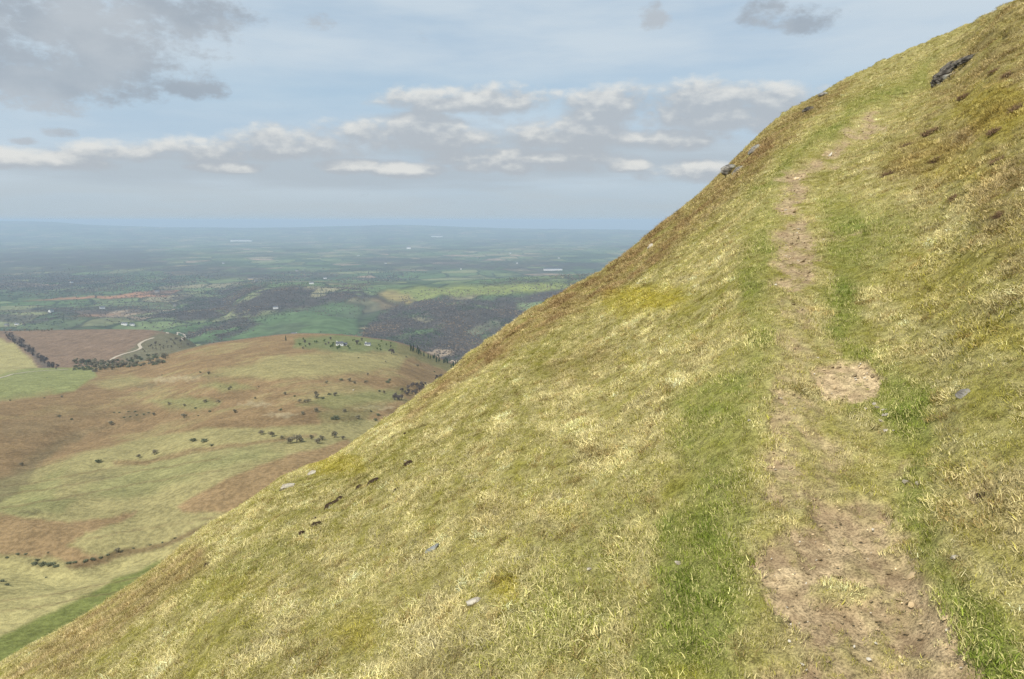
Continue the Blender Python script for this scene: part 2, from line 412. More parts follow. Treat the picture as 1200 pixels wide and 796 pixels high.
# ------------------------------------------------------------------ LAND colours
BRK = np.array([0.235, 0.16, 0.082]); PG = np.array([0.285, 0.25, 0.112]); GF = np.array([0.20, 0.21, 0.085])
def land_paint(x, y, z):
    u, v = world2px(x, y, z)
    n1 = fbm(x / 120, y / 120, 130, 4); n2 = fbm(x / 25, y / 25, 131, 3)
    c = np.tile(BRK, (len(u), 1)) * (1 + .28 * n1 + .25 * n2)[:, None]
    c = lerp(c, PG * .9, 0.55 * sstep(.0, .45, n1 + .5 * n2))
    def P(p, col, s=1., b=4., w=4., sc_=30., seed=0):
        nonlocal c
        m = poly_mask(u, v, p, b, w, sc_, seed) * s
        c = lerp(c, np.array(col) * 1.0, m) * (1 + .10 * (n2 * m))[:, None]
    # near pale fields and shoulder
    P([(-60, 575), (0, 562), (26, 555), (61, 545), (92, 534), (119, 526), (158, 515), (198, 509), (237, 502), (300, 501), (350, 500), (420, 492), (500, 500), (420, 620), (200, 720), (0, 820), (-100, 820)], PG, .92, 3, 3, 40, 1)
    P([(-60, 590), (0, 575), (40, 566), (80, 548), (60, 585), (0, 600), (-60, 600)], GF * 1.05, .4, 6, 4, 30, 2)
    P([(90, 575), (170, 545), (300, 525), (330, 530), (240, 555), (150, 585)], GF * 1.1, .45, 8, 6, 30, 3)
    P([(207, 594), (233, 578), (265, 562), (300, 547), (345, 532), (410, 515), (430, 540), (293, 600), (213, 600)], BRK * 1.12, .95, 2.5, 3, 30, 4)
    P([(130, 540), (175, 539), (222, 526), (300, 517), (370, 508), (370, 512), (300, 521), (225, 531), (170, 545), (135, 545)], BRK * .85, .75, 2, 2, 20, 5)
    P([(-60, 598), (0, 600), (30, 607), (80, 612), (130, 605), (160, 597), (142, 613), (100, 625), (78, 640), (115, 652), (130, 660), (90, 664), (60, 652), (0, 650), (-60, 650)], BRK * 1.05, .95, 3, 5, 25, 6)
    P([(75, 664), (110, 656), (137, 645), (190, 637), (240, 615), (300, 590), (300, 594), (240, 622), (190, 643), (140, 653), (110, 664), (80, 668)], BRK * .6, .8, 2, 2.5, 14, 7)
    P([(-60, 655), (0, 656), (60, 668), (110, 670), (150, 656), (230, 630), (260, 640), (200, 670), (50, 722), (0, 745), (-60, 790)], [.37, .32, .14], .9, 4, 4, 40, 8)
    P([(-60, 800), (0, 748), (50, 722), (90, 703), (130, 682), (190, 657), (215, 648), (215, 700), (80, 770), (0, 830)], [.16, .18, .05], .9, 3, 4, 30, 9)
    P([(0, 605), (40, 580), (90, 585), (70, 600), (30, 605)], GF * .9, .5, 5, 5, 20, 10)
    for yy0 in (556, 566, 580, 634, 690, 702):       # sheep trods
        P([(0, yy0 + 14), (60, yy0 + 6), (150, yy0 - 12), (260, yy0 - 30), (260, yy0 - 28.5), (150, yy0 - 10.5), (60, yy0 + 7.6), (0, yy0 + 16)], BRK * .75, .5, 1.2, 3, 30, int(yy0))
    P([(-60, 585), (0, 560), (15, 548), (40, 528), (75, 508), (120, 498), (150, 495), (110, 506), (75, 524), (45, 548), (25, 572), (0, 590)], [.16, .13, .07], .6, 4, 6, 16, 22)
    P([(0, 500), (50, 490), (100, 492), (60, 505), (10, 512)], [.18, .15, .085], .6, 6, 6, 20, 23)
    P([(150, 480), (180, 482), (176, 488), (160, 494), (140, 492)], [.10, .09, .05], .8, 2, 4, 8, 24)
    for q_, (a_, b_) in enumerate([(60, 452), (150, 446), (215, 443), (245, 440), (190, 446), (170, 452), (330, 486), (95, 484), (300, 474), (30, 600), (440, 478), (110, 560)]):
        P([(a_ - 22, b_), (a_ - 5, b_ - 3), (a_ + 22, b_ - 1), (a_ + 8, b_ + 3)], [.13, .11, .06] if q_ % 2 else [.36, .30, .18], .6, 2.5, 5, 8, 240 + q_)
    # green and pale ground higher on the moor
    P([(-60, 395), (0, 397), (14, 402), (30, 415), (45, 430), (110, 431), (112, 440), (88, 458), (45, 466), (0, 470), (-60, 470)], GF * 1.1, .95, 2, 2, 20, 11)
    P([(-60, 395), (0, 397), (14, 402), (30, 415), (42, 428), (0, 440), (-60, 445)], PG * 1.15, .8, 3, 3, 20, 12)
    P([(240, 440), (290, 428), (330, 417), (400, 411), (480, 414), (470, 432), (400, 440), (300, 444)], PG, .85, 5, 5, 30, 13)
    P([(350, 474), (390, 462), (450, 458), (480, 455), (460, 470), (400, 480)], GF * .9, .7, 5, 4, 20, 14)
    P([(178, 470), (215, 465), (260, 470), (245, 480), (200, 482)], GF, .7, 4, 4, 18, 15)
    P([(100, 450), (150, 440), (180, 445), (140, 456)], PG, .7, 4, 4, 20, 16)
    P([(235, 450), (270, 447), (300, 455), (260, 460)], GF, .6, 4, 4, 20, 17)
    P([(370, 480), (420, 480), (450, 474), (430, 492), (380, 498)], GF * .8, .5, 5, 4, 20, 18)
    P([(0, 470), (60, 460), (150, 470), (250, 480), (250, 495), (110, 500), (40, 535), (0, 560)], BRK * .9, .6, 8, 6, 30, 19)
    P([(345, 397), (400, 392), (468, 397), (464, 412), (400, 413), (345, 407)], [.16, .18, .08], .9, 3, 2, 12, 20)
    P([(455, 400), (480, 404), (545, 428), (535, 440), (500, 425), (462, 415)], [.16, .16, .07], .7, 3, 3, 14, 21)
    plat = (y > 1195) & (y < 1800)
    # plateau
    pm = sstep(1195, 1215, y) * (1 - sstep(1800, 1900, y))
    pc = np.tile(np.array([0.20, 0.14, 0.095]), (len(u), 1)) * (1 + .3 * fbm(x / 8, y / 40, 140, 3) + .15 * n1)[:, None]
    c = lerp(c, pc, pm)
    def P2(p, col, s=1., b=3., w=3., seed=0):
        nonlocal c
        c = lerp(c, col, poly_mask(u, v, p, b, w, 15, seed) * s * pm)
    P2([(140, 420), (160, 404), (185, 390), (240, 388), (245, 405), (205, 420), (170, 430)], [.15, .14, .085], .9, seed=3)
    P2([(-60, 395), (0, 397), (14, 402), (30, 415), (45, 432), (-60, 440)], PG * 1.1, 1, seed=4)
    P2([(0, 390), (15, 398), (35, 415), (50, 432), (60, 430), (30, 402), (12, 390)], [.12, .10, .08], .8, seed=5)
    # valley
    vm = sstep(1850, 2000, y)
    wood = np.zeros(len(u))
    nf = fbm(x / 700, y / 700, 150, 4)
    sel = y > 1850
    for k, (p, s) in enumerate([
        ([(165, 372), (200, 362), (240, 346), (268, 335), (350, 336), (425, 337), (440, 347), (400, 352), (372, 360), (310, 366), (280, 372), (230, 376)], 1),
        ([(215, 392), (260, 374), (300, 372), (310, 380), (280, 392), (240, 400)], .9),
        ([(418, 402), (430, 380), (470, 352), (520, 350), (560, 352), (620, 345), (700, 332), (640, 380), (600, 450), (520, 440), (480, 412)], 1),
        ([(360, 400), (400, 398), (430, 405), (430, 415), (380, 410)], .7),
        ([(560, 331), (690, 322), (690, 326), (560, 335)], .5),
        ([(660, 330), (680, 327), (700, 328), (700, 334), (665, 334)], .9)]):
        m = np.zeros(len(u)); m[sel] = poly_mask(u[sel], v[sel], p, 3, 5, 22, 80 + k) * s; wood = np.maximum(wood, m * (y > 2250) * (y < 5200))
    wood = np.maximum(wood, sstep(.12, .2, nf) * sstep(4800, 5600, y) * .45)
    wood = np.maximum(wood, sstep(.16, .24, nf) * sstep(1900, 2300, y) * .35 * (1 - .8 * poly_mask(u, v, [(400, 330), (700, 318), (700, 350), (440, 350)], 5)))
    wood = np.maximum(wood, .9 * ell_mask(u, v, 90, 305, 120, 14, .4, .5, 5) * (y > 5000)); wood = np.maximum(wood, .8 * ell_mask(u, v, 240, 318, 90, 8, .4, .5, 6) * (y > 4000))
    for a_, b_, c_, d_ in ((60, 331, 150, 9), (110, 363, 110, 5), (30, 374, 60, 5), (250, 352, 60, 6), (20, 318, 90, 7), (330, 322, 70, 5), (600, 312, 120, 5), (480, 306, 90, 5), (200, 345, 30, 4)):
        wood = np.maximum(wood, .8 * ell_mask(u, v, a_, b_, c_, d_, .4, .6, int(a_)) * (y > 1900))
    wood *= sstep(-.42, -.12, fbm(x / 170, y / 260, 151, 3))
    past = poly_mask(u, v, [(440, 342), (470, 337), (560, 334), (690, 328), (690, 340), (600, 346), (520, 348), (490, 360), (455, 352)], 4, 4, 25, 90) * (y > 2300)
    past2 = poly_mask(u, v, [(180, 395), (230, 385), (290, 372), (400, 352), (425, 360), (418, 395), (350, 400), (250, 402)], 5, 5, 25, 91) * (y > 1900)
    ochre = poly_mask(u, v, [(28, 353), (70, 349), (130, 346), (185, 339), (216, 340), (200, 347), (150, 350), (90, 351)], 1.5, 2.5, 20, 92) * (y > 1900)
    ochre = np.maximum(ochre, .7 * poly_mask(u, v, [(75, 372), (110, 366), (150, 368), (110, 372)], 2, 2, 20, 93) * (y > 1900))
    ochre = np.maximum(ochre, .4 * poly_mask(u, v, [(430, 350), (450, 340), (480, 344), (485, 358), (450, 366)], 4, 5, 20, 94) * (y > 2000))
    paint = np.zeros((len(u), 3)); pa = np.zeros(len(u))
    for m, cc in ((past, [.19, .21, .06]), (past2, [.095, .14, .06]), (ochre, [.33, .17, .09])):
        paint = lerp(paint, cc, np.clip(m, 0, 1)); pa = np.maximum(pa, m)
    paint = np.where(pa[:, None] > 0.01, paint, 0)
    return c, vm, wood, paint, pa, u, v

tl = np.radians(np.concatenate([np.linspace(-60, -38, 20), np.linspace(-37.5, 12, 760), np.linspace(12.5, 60, 40)]))
tt = np.tan(tl)
ya = np.concatenate([np.linspace(90, 160, 8), np.linspace(163, 700, 280), np.linspace(702, 1240, 210), np.linspace(1243, 1760, 130), np.linspace(1765, 1950, 20)])
inv = np.linspace(1 / 1950., 1 / 24000., 500)
yb = np.concatenate([1 / inv[:-8], np.linspace(1 / inv[-8], 24500, 110), np.linspace(24800, 32000, 30)])
lm, nt = mat('moor_ground')
at = N(nt, 'ShaderNodeAttribute', attribute_name='tint'); geo = N(nt, 'ShaderNodeNewGeometry')
na = noise_n(nt, geo.outputs['Position'], .35, 5, .65); nb = noise_n(nt, geo.outputs['Position'], .06, 4, .6)
mm = math_(nt, 'ADD', math_(nt, 'MULTIPLY', ramp(nt, na, (.35, .65, 0, 1)), .42), math_(nt, 'MULTIPLY', ramp(nt, nb, (.3, .7, 0, 1)), .26))
c = mixc(nt, 1.0, at.outputs['Color'], math_(nt, 'ADD', mm, .65), 'MULTIPLY')
finish(nt, c, 1.0, na, 1.2, .8, 0.0)
vmat, nt = mat('valley_ground')
geo = N(nt, 'ShaderNodeNewGeometry')
pos = geo.outputs['Position']
wn = N(nt, 'ShaderNodeTexNoise', i={'Scale': .0016, 'Detail': 2}); L(nt, pos, wn.inputs['Vector'])
vo = N(nt, 'ShaderNodeVectorMath', operation='MULTIPLY_ADD'); L(nt, wn.outputs['Color'], vo.inputs[0]); vo.inputs[1].default_value = (300, 300, 0); L(nt, pos, vo.inputs[2])
flat = N(nt, 'ShaderNodeVectorMath', operation='MULTIPLY'); L(nt, vo.outputs[0], flat.inputs[0]); flat.inputs[1].default_value = (1, .8, 0)
def vor(scale, feat):
    n = N(nt, 'ShaderNodeTexVoronoi', voronoi_dimensions='2D', feature=feat, i={'Scale': scale}); L(nt, flat.outputs[0], n.inputs['Vector']); return n
v1 = vor(.0042, 'F1'); ve = vor(.0042, 'DISTANCE_TO_EDGE')
sepc = N(nt, 'ShaderNodeSeparateColor'); L(nt, v1.outputs['Color'], sepc.inputs[0])
cr = N(nt, 'ShaderNodeValToRGB'); L(nt, sepc.outputs[0], cr.inputs[0]); cr.color_ramp.interpolation = 'CONSTANT'
els = cr.color_ramp.elements
cols = [(0, (.10, .145, .06)), (.22, (.15, .185, .08)), (.42, (.08, .11, .055)), (.58, (.20, .21, .10)), (.72, (.26, .23, .13)), (.82, (.12, .16, .07)), (.91, (.32, .24, .16)), (.96, (.15, .15, .09))]
els[0].position = 0; els[0].color = cols[0][1] + (1,); els[1].position = cols[1][0]; els[1].color = cols[1][1] + (1,)
for p_, c_ in cols[2:]:
    e_ = els.new(p_); e_.color = c_ + (1,)
hedge = ramp(nt, ve.outputs['Distance'], (.03, .07, 1, 0))
nw = noise_n(nt, pos, .0012, 5, .6)
big = ramp(nt, nw, (.50, .60, 0, .7))
wd = N(nt, 'ShaderNodeAttribute', attribute_name='wood'); pt = N(nt, 'ShaderNodeAttribute', attribute_name='paint'); pf = N(nt, 'ShaderNodeAttribute', attribute_name='painted')
c = mixc(nt, math_(nt, 'MULTIPLY', hedge, .8), cr.outputs[0], (.035, .045, .025))
c = mixc(nt, big, c, (.045, .055, .03))
c = mixc(nt, pf.outputs['Fac'], c, pt.outputs['Color'])
c = mixc(nt, wd.outputs['Fac'], c, (.065, .055, .045))
nz = noise_n(nt, pos, .02, 4, .6)
c = mixc(nt, 1.0, c, ramp(nt, nz, (.3, .7, .75, 1.25)), 'MULTIPLY')
finish(nt, c, 1.0, None, spec=0)
for nm, yy, mt in (('moorland', ya, lm), ('valley', yb, vmat)):
    TT, YY = np.meshgrid(tt, yy); X2 = (TT * YY).ravel(); Y2 = YY.ravel(); Z2 = land(X2, Y2)
    c_, vm_, wood_, paint_, pa_, u_, v_ = land_paint(X2, Y2, Z2)
    o = mesh_np(nm, np.stack([X2, Y2, Z2], 1), grid_faces(len(yy), len(tt)), mt,
        {'tint': ('FLOAT_COLOR', rgba(c_)), 'wood': ('FLOAT', wood_), 'paint': ('FLOAT_COLOR', rgba(paint_)), 'painted': ('FLOAT', pa_)})
    o['kind'] = 'structure'
    if nm == 'valley': VX, VY, VZ, VW = X2, Y2, Z2, wood_

print('TIME',round(time.time()-T0,1))
# ------------------------------------------------------------------ instanced stuff: grass, woodland
def blade_tuft(nb, hmin, hmax, w, lean, curl, spread, seed):
    r = random.Random(seed); V = []; Fs = []; rn = []; rb = []
    for b in range(nb):
        a = r.uniform(0, 2 * math.pi); rad = spread * math.sqrt(r.random())
        p = Vector((rad * math.cos(a), rad * math.sin(a), -0.008))
        yaw = r.uniform(0, 2 * math.pi); Lh = r.uniform(hmin, hmax); le = r.uniform(*lean); cu = r.uniform(*curl); tw = r.uniform(-2.2, 2.2)
        segs = 4; wd_ = w * r.uniform(.6, 1.3); q0 = r.random(); q1 = r.random(); base = len(V)
        side = Vector((-math.sin(yaw), math.cos(yaw), 0))
        for s in range(segs + 1):
            t = s / segs
            ww = wd_ * (1 - t) ** .6 if s < segs else 0.0003
            V.append(p - side * ww * .5); V.append(p + side * ww * .5); rn += [q0, q0]; rb += [q1, q1]
            an = le + cu * t; yw = yaw + tw * t
            d = Vector((math.sin(an) * math.cos(yw), math.sin(an) * math.sin(yw), math.cos(an)))
            p = p + d * (Lh / segs)
            if p.z < 0.002 and s > 0: p.z = 0.002 + r.random() * .004
        for s in range(segs): i = base + 2 * s; Fs.append((i, i + 1, i + 3, i + 2))
    return [tuple(v) for v in V], Fs, rn, rb
tm, nt = mat('grass_blades')
ga = N(nt, 'ShaderNodeAttribute', attribute_name='tint_green', attribute_type='INSTANCER'); da = N(nt, 'ShaderNodeAttribute', attribute_name='tint_dry', attribute_type='INSTANCER')
dy = N(nt, 'ShaderNodeAttribute', attribute_name='dry', attribute_type='INSTANCER')
q0 = N(nt, 'ShaderNodeAttribute', attribute_name='q0'); q1 = N(nt, 'ShaderNodeAttribute', attribute_name='q1')
fac = math_(nt, 'LESS_THAN', q0.outputs['Fac'], dy.outputs['Fac'])
c = mixc(nt, fac, ga.outputs['Vector'], da.outputs['Vector'])
c = mixc(nt, 1.0, c, math_(nt, 'ADD', math_(nt, 'MULTIPLY', q1.outputs['Fac'], .9), .5), 'MULTIPLY')
df = N(nt, 'ShaderNodeBsdfDiffuse'); tr = N(nt, 'ShaderNodeBsdfTranslucent'); mx = N(nt, 'ShaderNodeMixShader', i={0: .12})
L(nt, c, df.inputs[0]); L(nt, c, tr.inputs[0]); L(nt, df.outputs[0], mx.inputs[1]); L(nt, tr.outputs[0], mx.inputs[2])
o_ = N(nt, 'ShaderNodeOutputMaterial'); L(nt, mx.outputs[0], o_.inputs[0])

def lone_mesh(name, V, Fs, material, attrs=None, smooth=False):
    me = bpy.data.meshes.new(name); me.from_pydata(V, [], Fs)
    for an, dat in (attrs or {}).items():
        a = me.attributes.new(an, 'FLOAT', 'POINT'); a.data.foreach_set('value', dat)
    if smooth: me.shade_smooth()
    me.materials.append(material)
    return me
def scatter(name, pts, rot, scale, idx, sources, extra):
    """one object: points that carry the tufts"""
    me = bpy.data.meshes.new(name); me.vertices.add(len(pts)); me.vertices.foreach_set('co', np.asarray(pts, np.float32).ravel())
    def at_(n, t, k, d):
        a = me.attributes.new(n, t, 'POINT'); a.data.foreach_set(k, np.ascontiguousarray(d).ravel())
    at_('rot', 'FLOAT_VECTOR', 'vector', rot.astype(np.float32)); at_('sc', 'FLOAT_VECTOR', 'vector', scale.astype(np.float32)); at_('pick', 'INT', 'value', idx.astype(np.int32))
    for n, d in extra.items():
        if d.ndim == 2: at_(n, 'FLOAT_VECTOR', 'vector', d.astype(np.float32))
        else: at_(n, 'FLOAT', 'value', d.astype(np.float32))
    o = bpy.data.objects.new(name, me); COL.objects.link(o)
    cc = bpy.data.collections.new(name + '_source')
    for k, s in enumerate(sources):
        so_ = bpy.data.objects.new('%s_%02d' % (name, k), s); cc.objects.link(so_)
    g = bpy.data.node_groups.new(name, 'GeometryNodeTree')
    g.interface.new_socket('Geometry', in_out='INPUT', socket_type='NodeSocketGeometry'); g.interface.new_socket('Geometry', in_out='OUTPUT', socket_type='NodeSocketGeometry')
    gi = g.nodes.new('NodeGroupInput'); go = g.nodes.new('NodeGroupOutput')
    ci = g.nodes.new('GeometryNodeCollectionInfo'); ci.inputs['Collection'].default_value = cc; ci.inputs['Separate Children'].default_value = True; ci.inputs['Reset Children'].default_value = True
    ip = g.nodes.new('GeometryNodeInstanceOnPoints'); ip.inputs['Pick Instance'].default_value = True
    def na_(n, t):
        q = g.nodes.new('GeometryNodeInputNamedAttribute'); q.data_type = t; q.inputs['Name'].default_value = n; return q.outputs['Attribute']
    er = g.nodes.new('FunctionNodeEulerToRotation')
    g.links.new(gi.outputs[0], ip.inputs['Points']); g.links.new(ci.outputs[0], ip.inputs['Instance']); g.links.new(na_('pick', 'INT'), ip.inputs['Instance Index'])
    g.links.new(na_('rot', 'FLOAT_VECTOR'), er.inputs[0]); g.links.new(er.outputs[0], ip.inputs['Rotation']); g.links.new(na_('sc', 'FLOAT_VECTOR'), ip.inputs['Scale'])
    g.links.new(ip.outputs[0], go.inputs[0])
    md = o.modifiers.new('scatter', 'NODES'); md.node_group = g
    o['kind'] = 'stuff'
    return o
def normals(fn, x, y, e):
    zx = (fn(x + e, y) - fn(x - e, y)) / (2 * e); zy = (fn(x, y + e) - fn(x, y - e)) / (2 * e)
    n = np.stack([-zx, -zy, np.ones_like(zx)], 1); return n / np.linalg.norm(n, axis=1)[:, None]
def rot_from(n, yaw):
    """XYZ euler whose z axis is n, after a turn by yaw about z"""
    ca, sa = np.cos(yaw), np.sin(yaw)
    zx = n; hx = np.stack([ca, sa, np.zeros_like(ca)], 1)
    yx = np.cross(zx, hx); yx /= np.linalg.norm(yx, axis=1)[:, None]; xx = np.cross(yx, zx)
    # R columns xx,yx,zx
    ry = -np.arcsin(np.clip(xx[:, 2], -1, 1)); rx = np.arctan2(yx[:, 2], zx[:, 2]); rz = np.arctan2(xx[:, 1], xx[:, 0])
    return np.stack([rx, ry, rz], 1)

def sample_hill(Ntry, sp0, sp1, rmin, rmax, seed):
    rg = np.random.default_rng(seed)
    lr = rg.uniform(math.log(rmin), math.log(rmax), Ntry); t = rg.uniform(math.radians(-42), math.radians(56), Ntry)
    r = np.exp(lr); sp = sp0 + sp1 * r
    dens = (r / sp) ** 2; tot = 1.710 * math.log(rmax / rmin)
    expct = dens.mean() * tot
    keep = rg.random(Ntry) < dens / dens.max()
    x, y = r * np.sin(t), r * np.cos(t)
    n_want = int(expct)
    x, y, r = x[keep], y[keep], r[keep]
    if len(x) > n_want: x, y, r = x[:n_want], y[:n_want], r[:n_want]
    m = x / y; Yl = np.interp(m, MT, YS)
    ok = y < Yl * 1.5 + 2
    x, y, r = x[ok], y[ok], r[ok]
    z = hill(x, y); u, v = world2px(x, y, z)
    ok = (u > -150) & (u < 2100) & (v < 850)
    return x[ok], y[ok], r[ok], z[ok], rg
def mk(args, seed):
    V, Fs, rn, rb = blade_tuft(*args, seed); return lone_mesh('tuft', V, Fs, tm, {'q0': rn, 'q1': rb})
LONG = [mk((44, .018, .046, .0024, (.3, 1.4), (.6, 3.2), .042), 40 + k) for k in range(7)]      # matted dead grass
SHORT = [mk((36, .011, .026, .0024, (.1, 1.2), (.1, 1.4), .042), 60 + k) for k in range(5)]    # cropped turf
WIRY = [mk((38, .022, .056, .0026, (.1, 1.2), (.5, 2.8), .042), 80 + k) for k in range(5)]       # standing tussock, heather, bracken litter
x, y, r, z, rg = sample_hill(800000, .0165, .0033, 1.3, 70, 5)
Pp = hill_paint(x, y, z)
z = z - .02 * Pp['soil']
keep = rg.random(len(x)) > np.clip(Pp['soil'] * (1 + .5 * sstep(6, 12, r)), 0, .975)
x, y, r, z = x[keep], y[keep], r[keep], z[keep]
Pp = {k: a[keep] for k, a in Pp.items()}
tg, td = hill_tints(Pp)
jit = 1 + .22 * rg.standard_normal(len(x)); tg = np.clip(tg * jit[:, None], .01, .9); td = np.clip(td * (1 + .28 * fbm(x / .25, y / .6, 160, 2) * 2) [:, None] * (1 + .2 * rg.standard_normal(len(x)))[:, None], .01, .9)
spot = rg.random(len(x)); cl = fbm(x / .11, y / .22, 170, 2)
dk = ((cl < -.28) & (spot < .75)) | (spot < .03); lt = ((cl > .30) & (spot < .7)) | (spot > .97)
off_ = (Pp['soil'] < .2) & (Pp['green'] < .45)
tg[dk & off_] *= .58; td[dk & off_] = td[dk & off_] * np.array([.62, .54, .46]); td[lt & off_] = np.clip(td[lt & off_] * np.array([1.12, 1.14, 1.3]), 0, .82)
s_ = path_s(x, y)
trod = np.exp(-(s_ / (.8 + .02 * y)) ** 4)
shortp = np.clip(trod * .8 + Pp['soil'] + Pp['green'] * .55, 0, 1)
pick = rg.integers(0, 7, len(x)); isS = rg.random(len(x)) < shortp; pick = np.where(isS, 7 + rg.integers(0, 5, len(x)), pick)
pw = np.clip(Pp['brown'] * .6 + sstep(.25, .6, Pp['n1']) * .35 + .25 * sstep(1, 3, s_) * sstep(.1, .4, Pp['n1']), 0, .8) * (1 - shortp)
isW = (rg.random(len(x)) < pw) & ~isS; pick = np.where(isW, 12 + rg.integers(0, 5, len(x)), pick)
sc_ = (0.76 + 0.038 * r) * rg.uniform(.7, 1.3, len(x)) * np.clip(1 + .9 * Pp['n2'] + .5 * Pp['n1'], .6, 1.6)
sc_ = np.minimum(sc_, 2.6) * (1 - .5 * Pp['soil']) * (1 + .6 * sstep(8, 20, r) * Pp['brown'])
nrm = normals(lambda a, b: hill(a, b, False), x, y, .05); up = np.array([0, 0, 1.]); nn = nrm * .5 + up * .5 + .16 * rg.standard_normal(nrm.shape); nn /= np.linalg.norm(nn, axis=1)[:, None]
grass = scatter('grass', np.stack([x, y, z], 1), rot_from(nn, rg.uniform(0, 6.283, len(x))), np.stack([sc_] * 3, 1), pick, LONG + SHORT + WIRY,
        {'tint_green': tg, 'tint_dry': td, 'dry': np.clip(Pp['dry'] + .12 * rg.standard_normal(len(x)), 0, 1)})
grass['label'] = 'matted straw and olive grass covering the steep hillside beside the path'; grass['category'] = 'grass'
print('grass tufts', len(x))

print('TIME',round(time.time()-T0,1))
# earth crumbs and grit on the trodden soil
CM, nt = mat('earth_crumbs'); ga = N(nt, 'ShaderNodeAttribute', attribute_name='tint_green', attribute_type='INSTANCER'); finish(nt, ga.outputs['Vector'], .95, spec=.05)
def crumb(seed):
    r = random.Random(seed); V = [(math.cos(a) * c * r.uniform(.7, 1.2), math.sin(a) * c * r.uniform(.7, 1.2), z_ * r.uniform(.7, 1.2)) for z_, c in ((-.3, .6), (.15, 1), (.5, .5)) for a in [k * 1.2566 for k in range(5)]]
    Fs = [(l * 5 + k, l * 5 + (k + 1) % 5, l * 5 + 5 + (k + 1) % 5, l * 5 + 5 + k) for l in range(2) for k in range(5)] + [(10, 11, 12, 13, 14)]
    return lone_mesh('crumb', V, Fs, CM)
x, y, r, z, rg = sample_hill(330000, .011, .003, 1.3, 22, 9)
Pc = hill_paint(x, y, z); z = z - .02 * Pc['soil']; keep = rg.random(len(x)) < np.clip(Pc['soil'] * 1.1 - .2, 0, 1) * .5
x, y, r, z = x[keep], y[keep], r[keep], z[keep]; ss = (.0016 + .0006 * r) * np.exp(rg.normal(0, .5, len(x)))
ct = SOIL[None, :] * np.exp(rg.normal(-.1, .38, len(x)))[:, None]; pl = rg.random(len(x)) < .08; ct[pl] = np.array([.52, .47, .38])
cr_ = scatter('grit', np.stack([x, y, z], 1), rg.uniform(-.6, .6, (len(x), 3)) + np.array([0, -.3, 0]), np.stack([ss * rg.uniform(.8, 1.7, len(x)), ss, ss * .7], 1), rg.integers(0, 4, len(x)), [crumb(k) for k in range(4)], {'tint_green': np.clip(ct, 0, 1)})
cr_['label'] = 'loose earth crumbs and grit on the trodden path'; cr_['category'] = 'grit'
# ------------------------------------------------------------------ trees
def crown_mesh(seed, R, H, n, fs, droop=0.0, name='crown', lobes=5, flat=1.0):
    r = random.Random(seed); V = []; Fs = []
    lb = [(Vector((r.uniform(-.5, .5) * R, r.uniform(-.5, .5) * R, H * r.uniform(.22, .68))), R * r.uniform(.35, .6)) for _ in range(lobes)]
    for i in range(n):
        c0, rad = lb[i % lobes]
        d = Vector((r.gauss(0, 1), r.gauss(0, 1), r.gauss(0, 1))).normalized() * rad * (r.random() ** .4)
        d.z *= .75 * flat; p = c0 + d
        a = Vector((r.gauss(0, 1), r.gauss(0, 1), r.gauss(0, 1))).normalized(); b = a.cross(Vector((r.gauss(0, 1), r.gauss(0, 1), r.gauss(0, 1)))).normalized()
        s = fs * r.uniform(.6, 1.3); k = len(V)
        V += [tuple(p + a * s), tuple(p + b * s * .6), tuple(p - a * s), tuple(p - b * s * .6)]; Fs.append((k, k + 1, k + 2, k + 3))
    return V, Fs
def limb(V, Fs, p0, p1, r0, r1, n=6):
    d = (p1 - p0).normalized(); a = d.orthogonal().normalized(); b = d.cross(a); k = len(V)
    for p, r in ((p0, r0), (p1, r1)):
        for i in range(n):
            t = 2 * math.pi * i / n; V.append(tuple(p + (a * math.cos(t) + b * math.sin(t)) * r))
    for i in range(n): Fs.append((k + i, k + (i + 1) % n, k + n + (i + 1) % n, k + n + i))
def trunk_mesh(seed, H, R):
    r = random.Random(seed); V = []; Fs = []
    limb(V, Fs, Vector((0, 0, -.4)), Vector((0, 0, H * .4)), H * .045, H * .03)
    for k in range(5):
        a = k * 1.26 + r.random(); limb(V, Fs, Vector((0, 0, H * .33)), Vector((math.cos(a) * R * .6, math.sin(a) * R * .6, H * r.uniform(.6, .85))), H * .022, H * .008, 5)
    return V, Fs
def leafmat(name, col, var=.35):
    m, nt = mat(name); oi = N(nt, 'ShaderNodeObjectInfo'); geo = N(nt, 'ShaderNodeNewGeometry')
    n = noise_n(nt, geo.outputs['Position'], .9, 3)
    k = math_(nt, 'ADD', math_(nt, 'MULTIPLY', oi.outputs['Random'], var), math_(nt, 'MULTIPLY', n, .6))
    c = mixc(nt, 1.0, tuple(col), math_(nt, 'ADD', k, .55), 'MULTIPLY'); finish(nt, c, .9, spec=.05); return m
M_HAW = leafmat('hawthorn_twigs', (.21, .185, .12)); M_DARK = leafmat('dark_scrub', (.14, .15, .085)); M_CON = leafmat('conifer_needles', (.03, .05, .022)); M_GRN = leafmat('fresh_green_leaves', (.10, .14, .04)); M_BARE = leafmat('bare_grey_twigs', (.12, .10, .085))
M_BARK, nt = mat('bark'); geo = N(nt, 'ShaderNodeNewGeometry'); finish(nt, mixc(nt, noise_n(nt, geo.outputs['Position'], 3), (.06, .05, .04), (.13, .11, .09)), .95)
TREE = {}
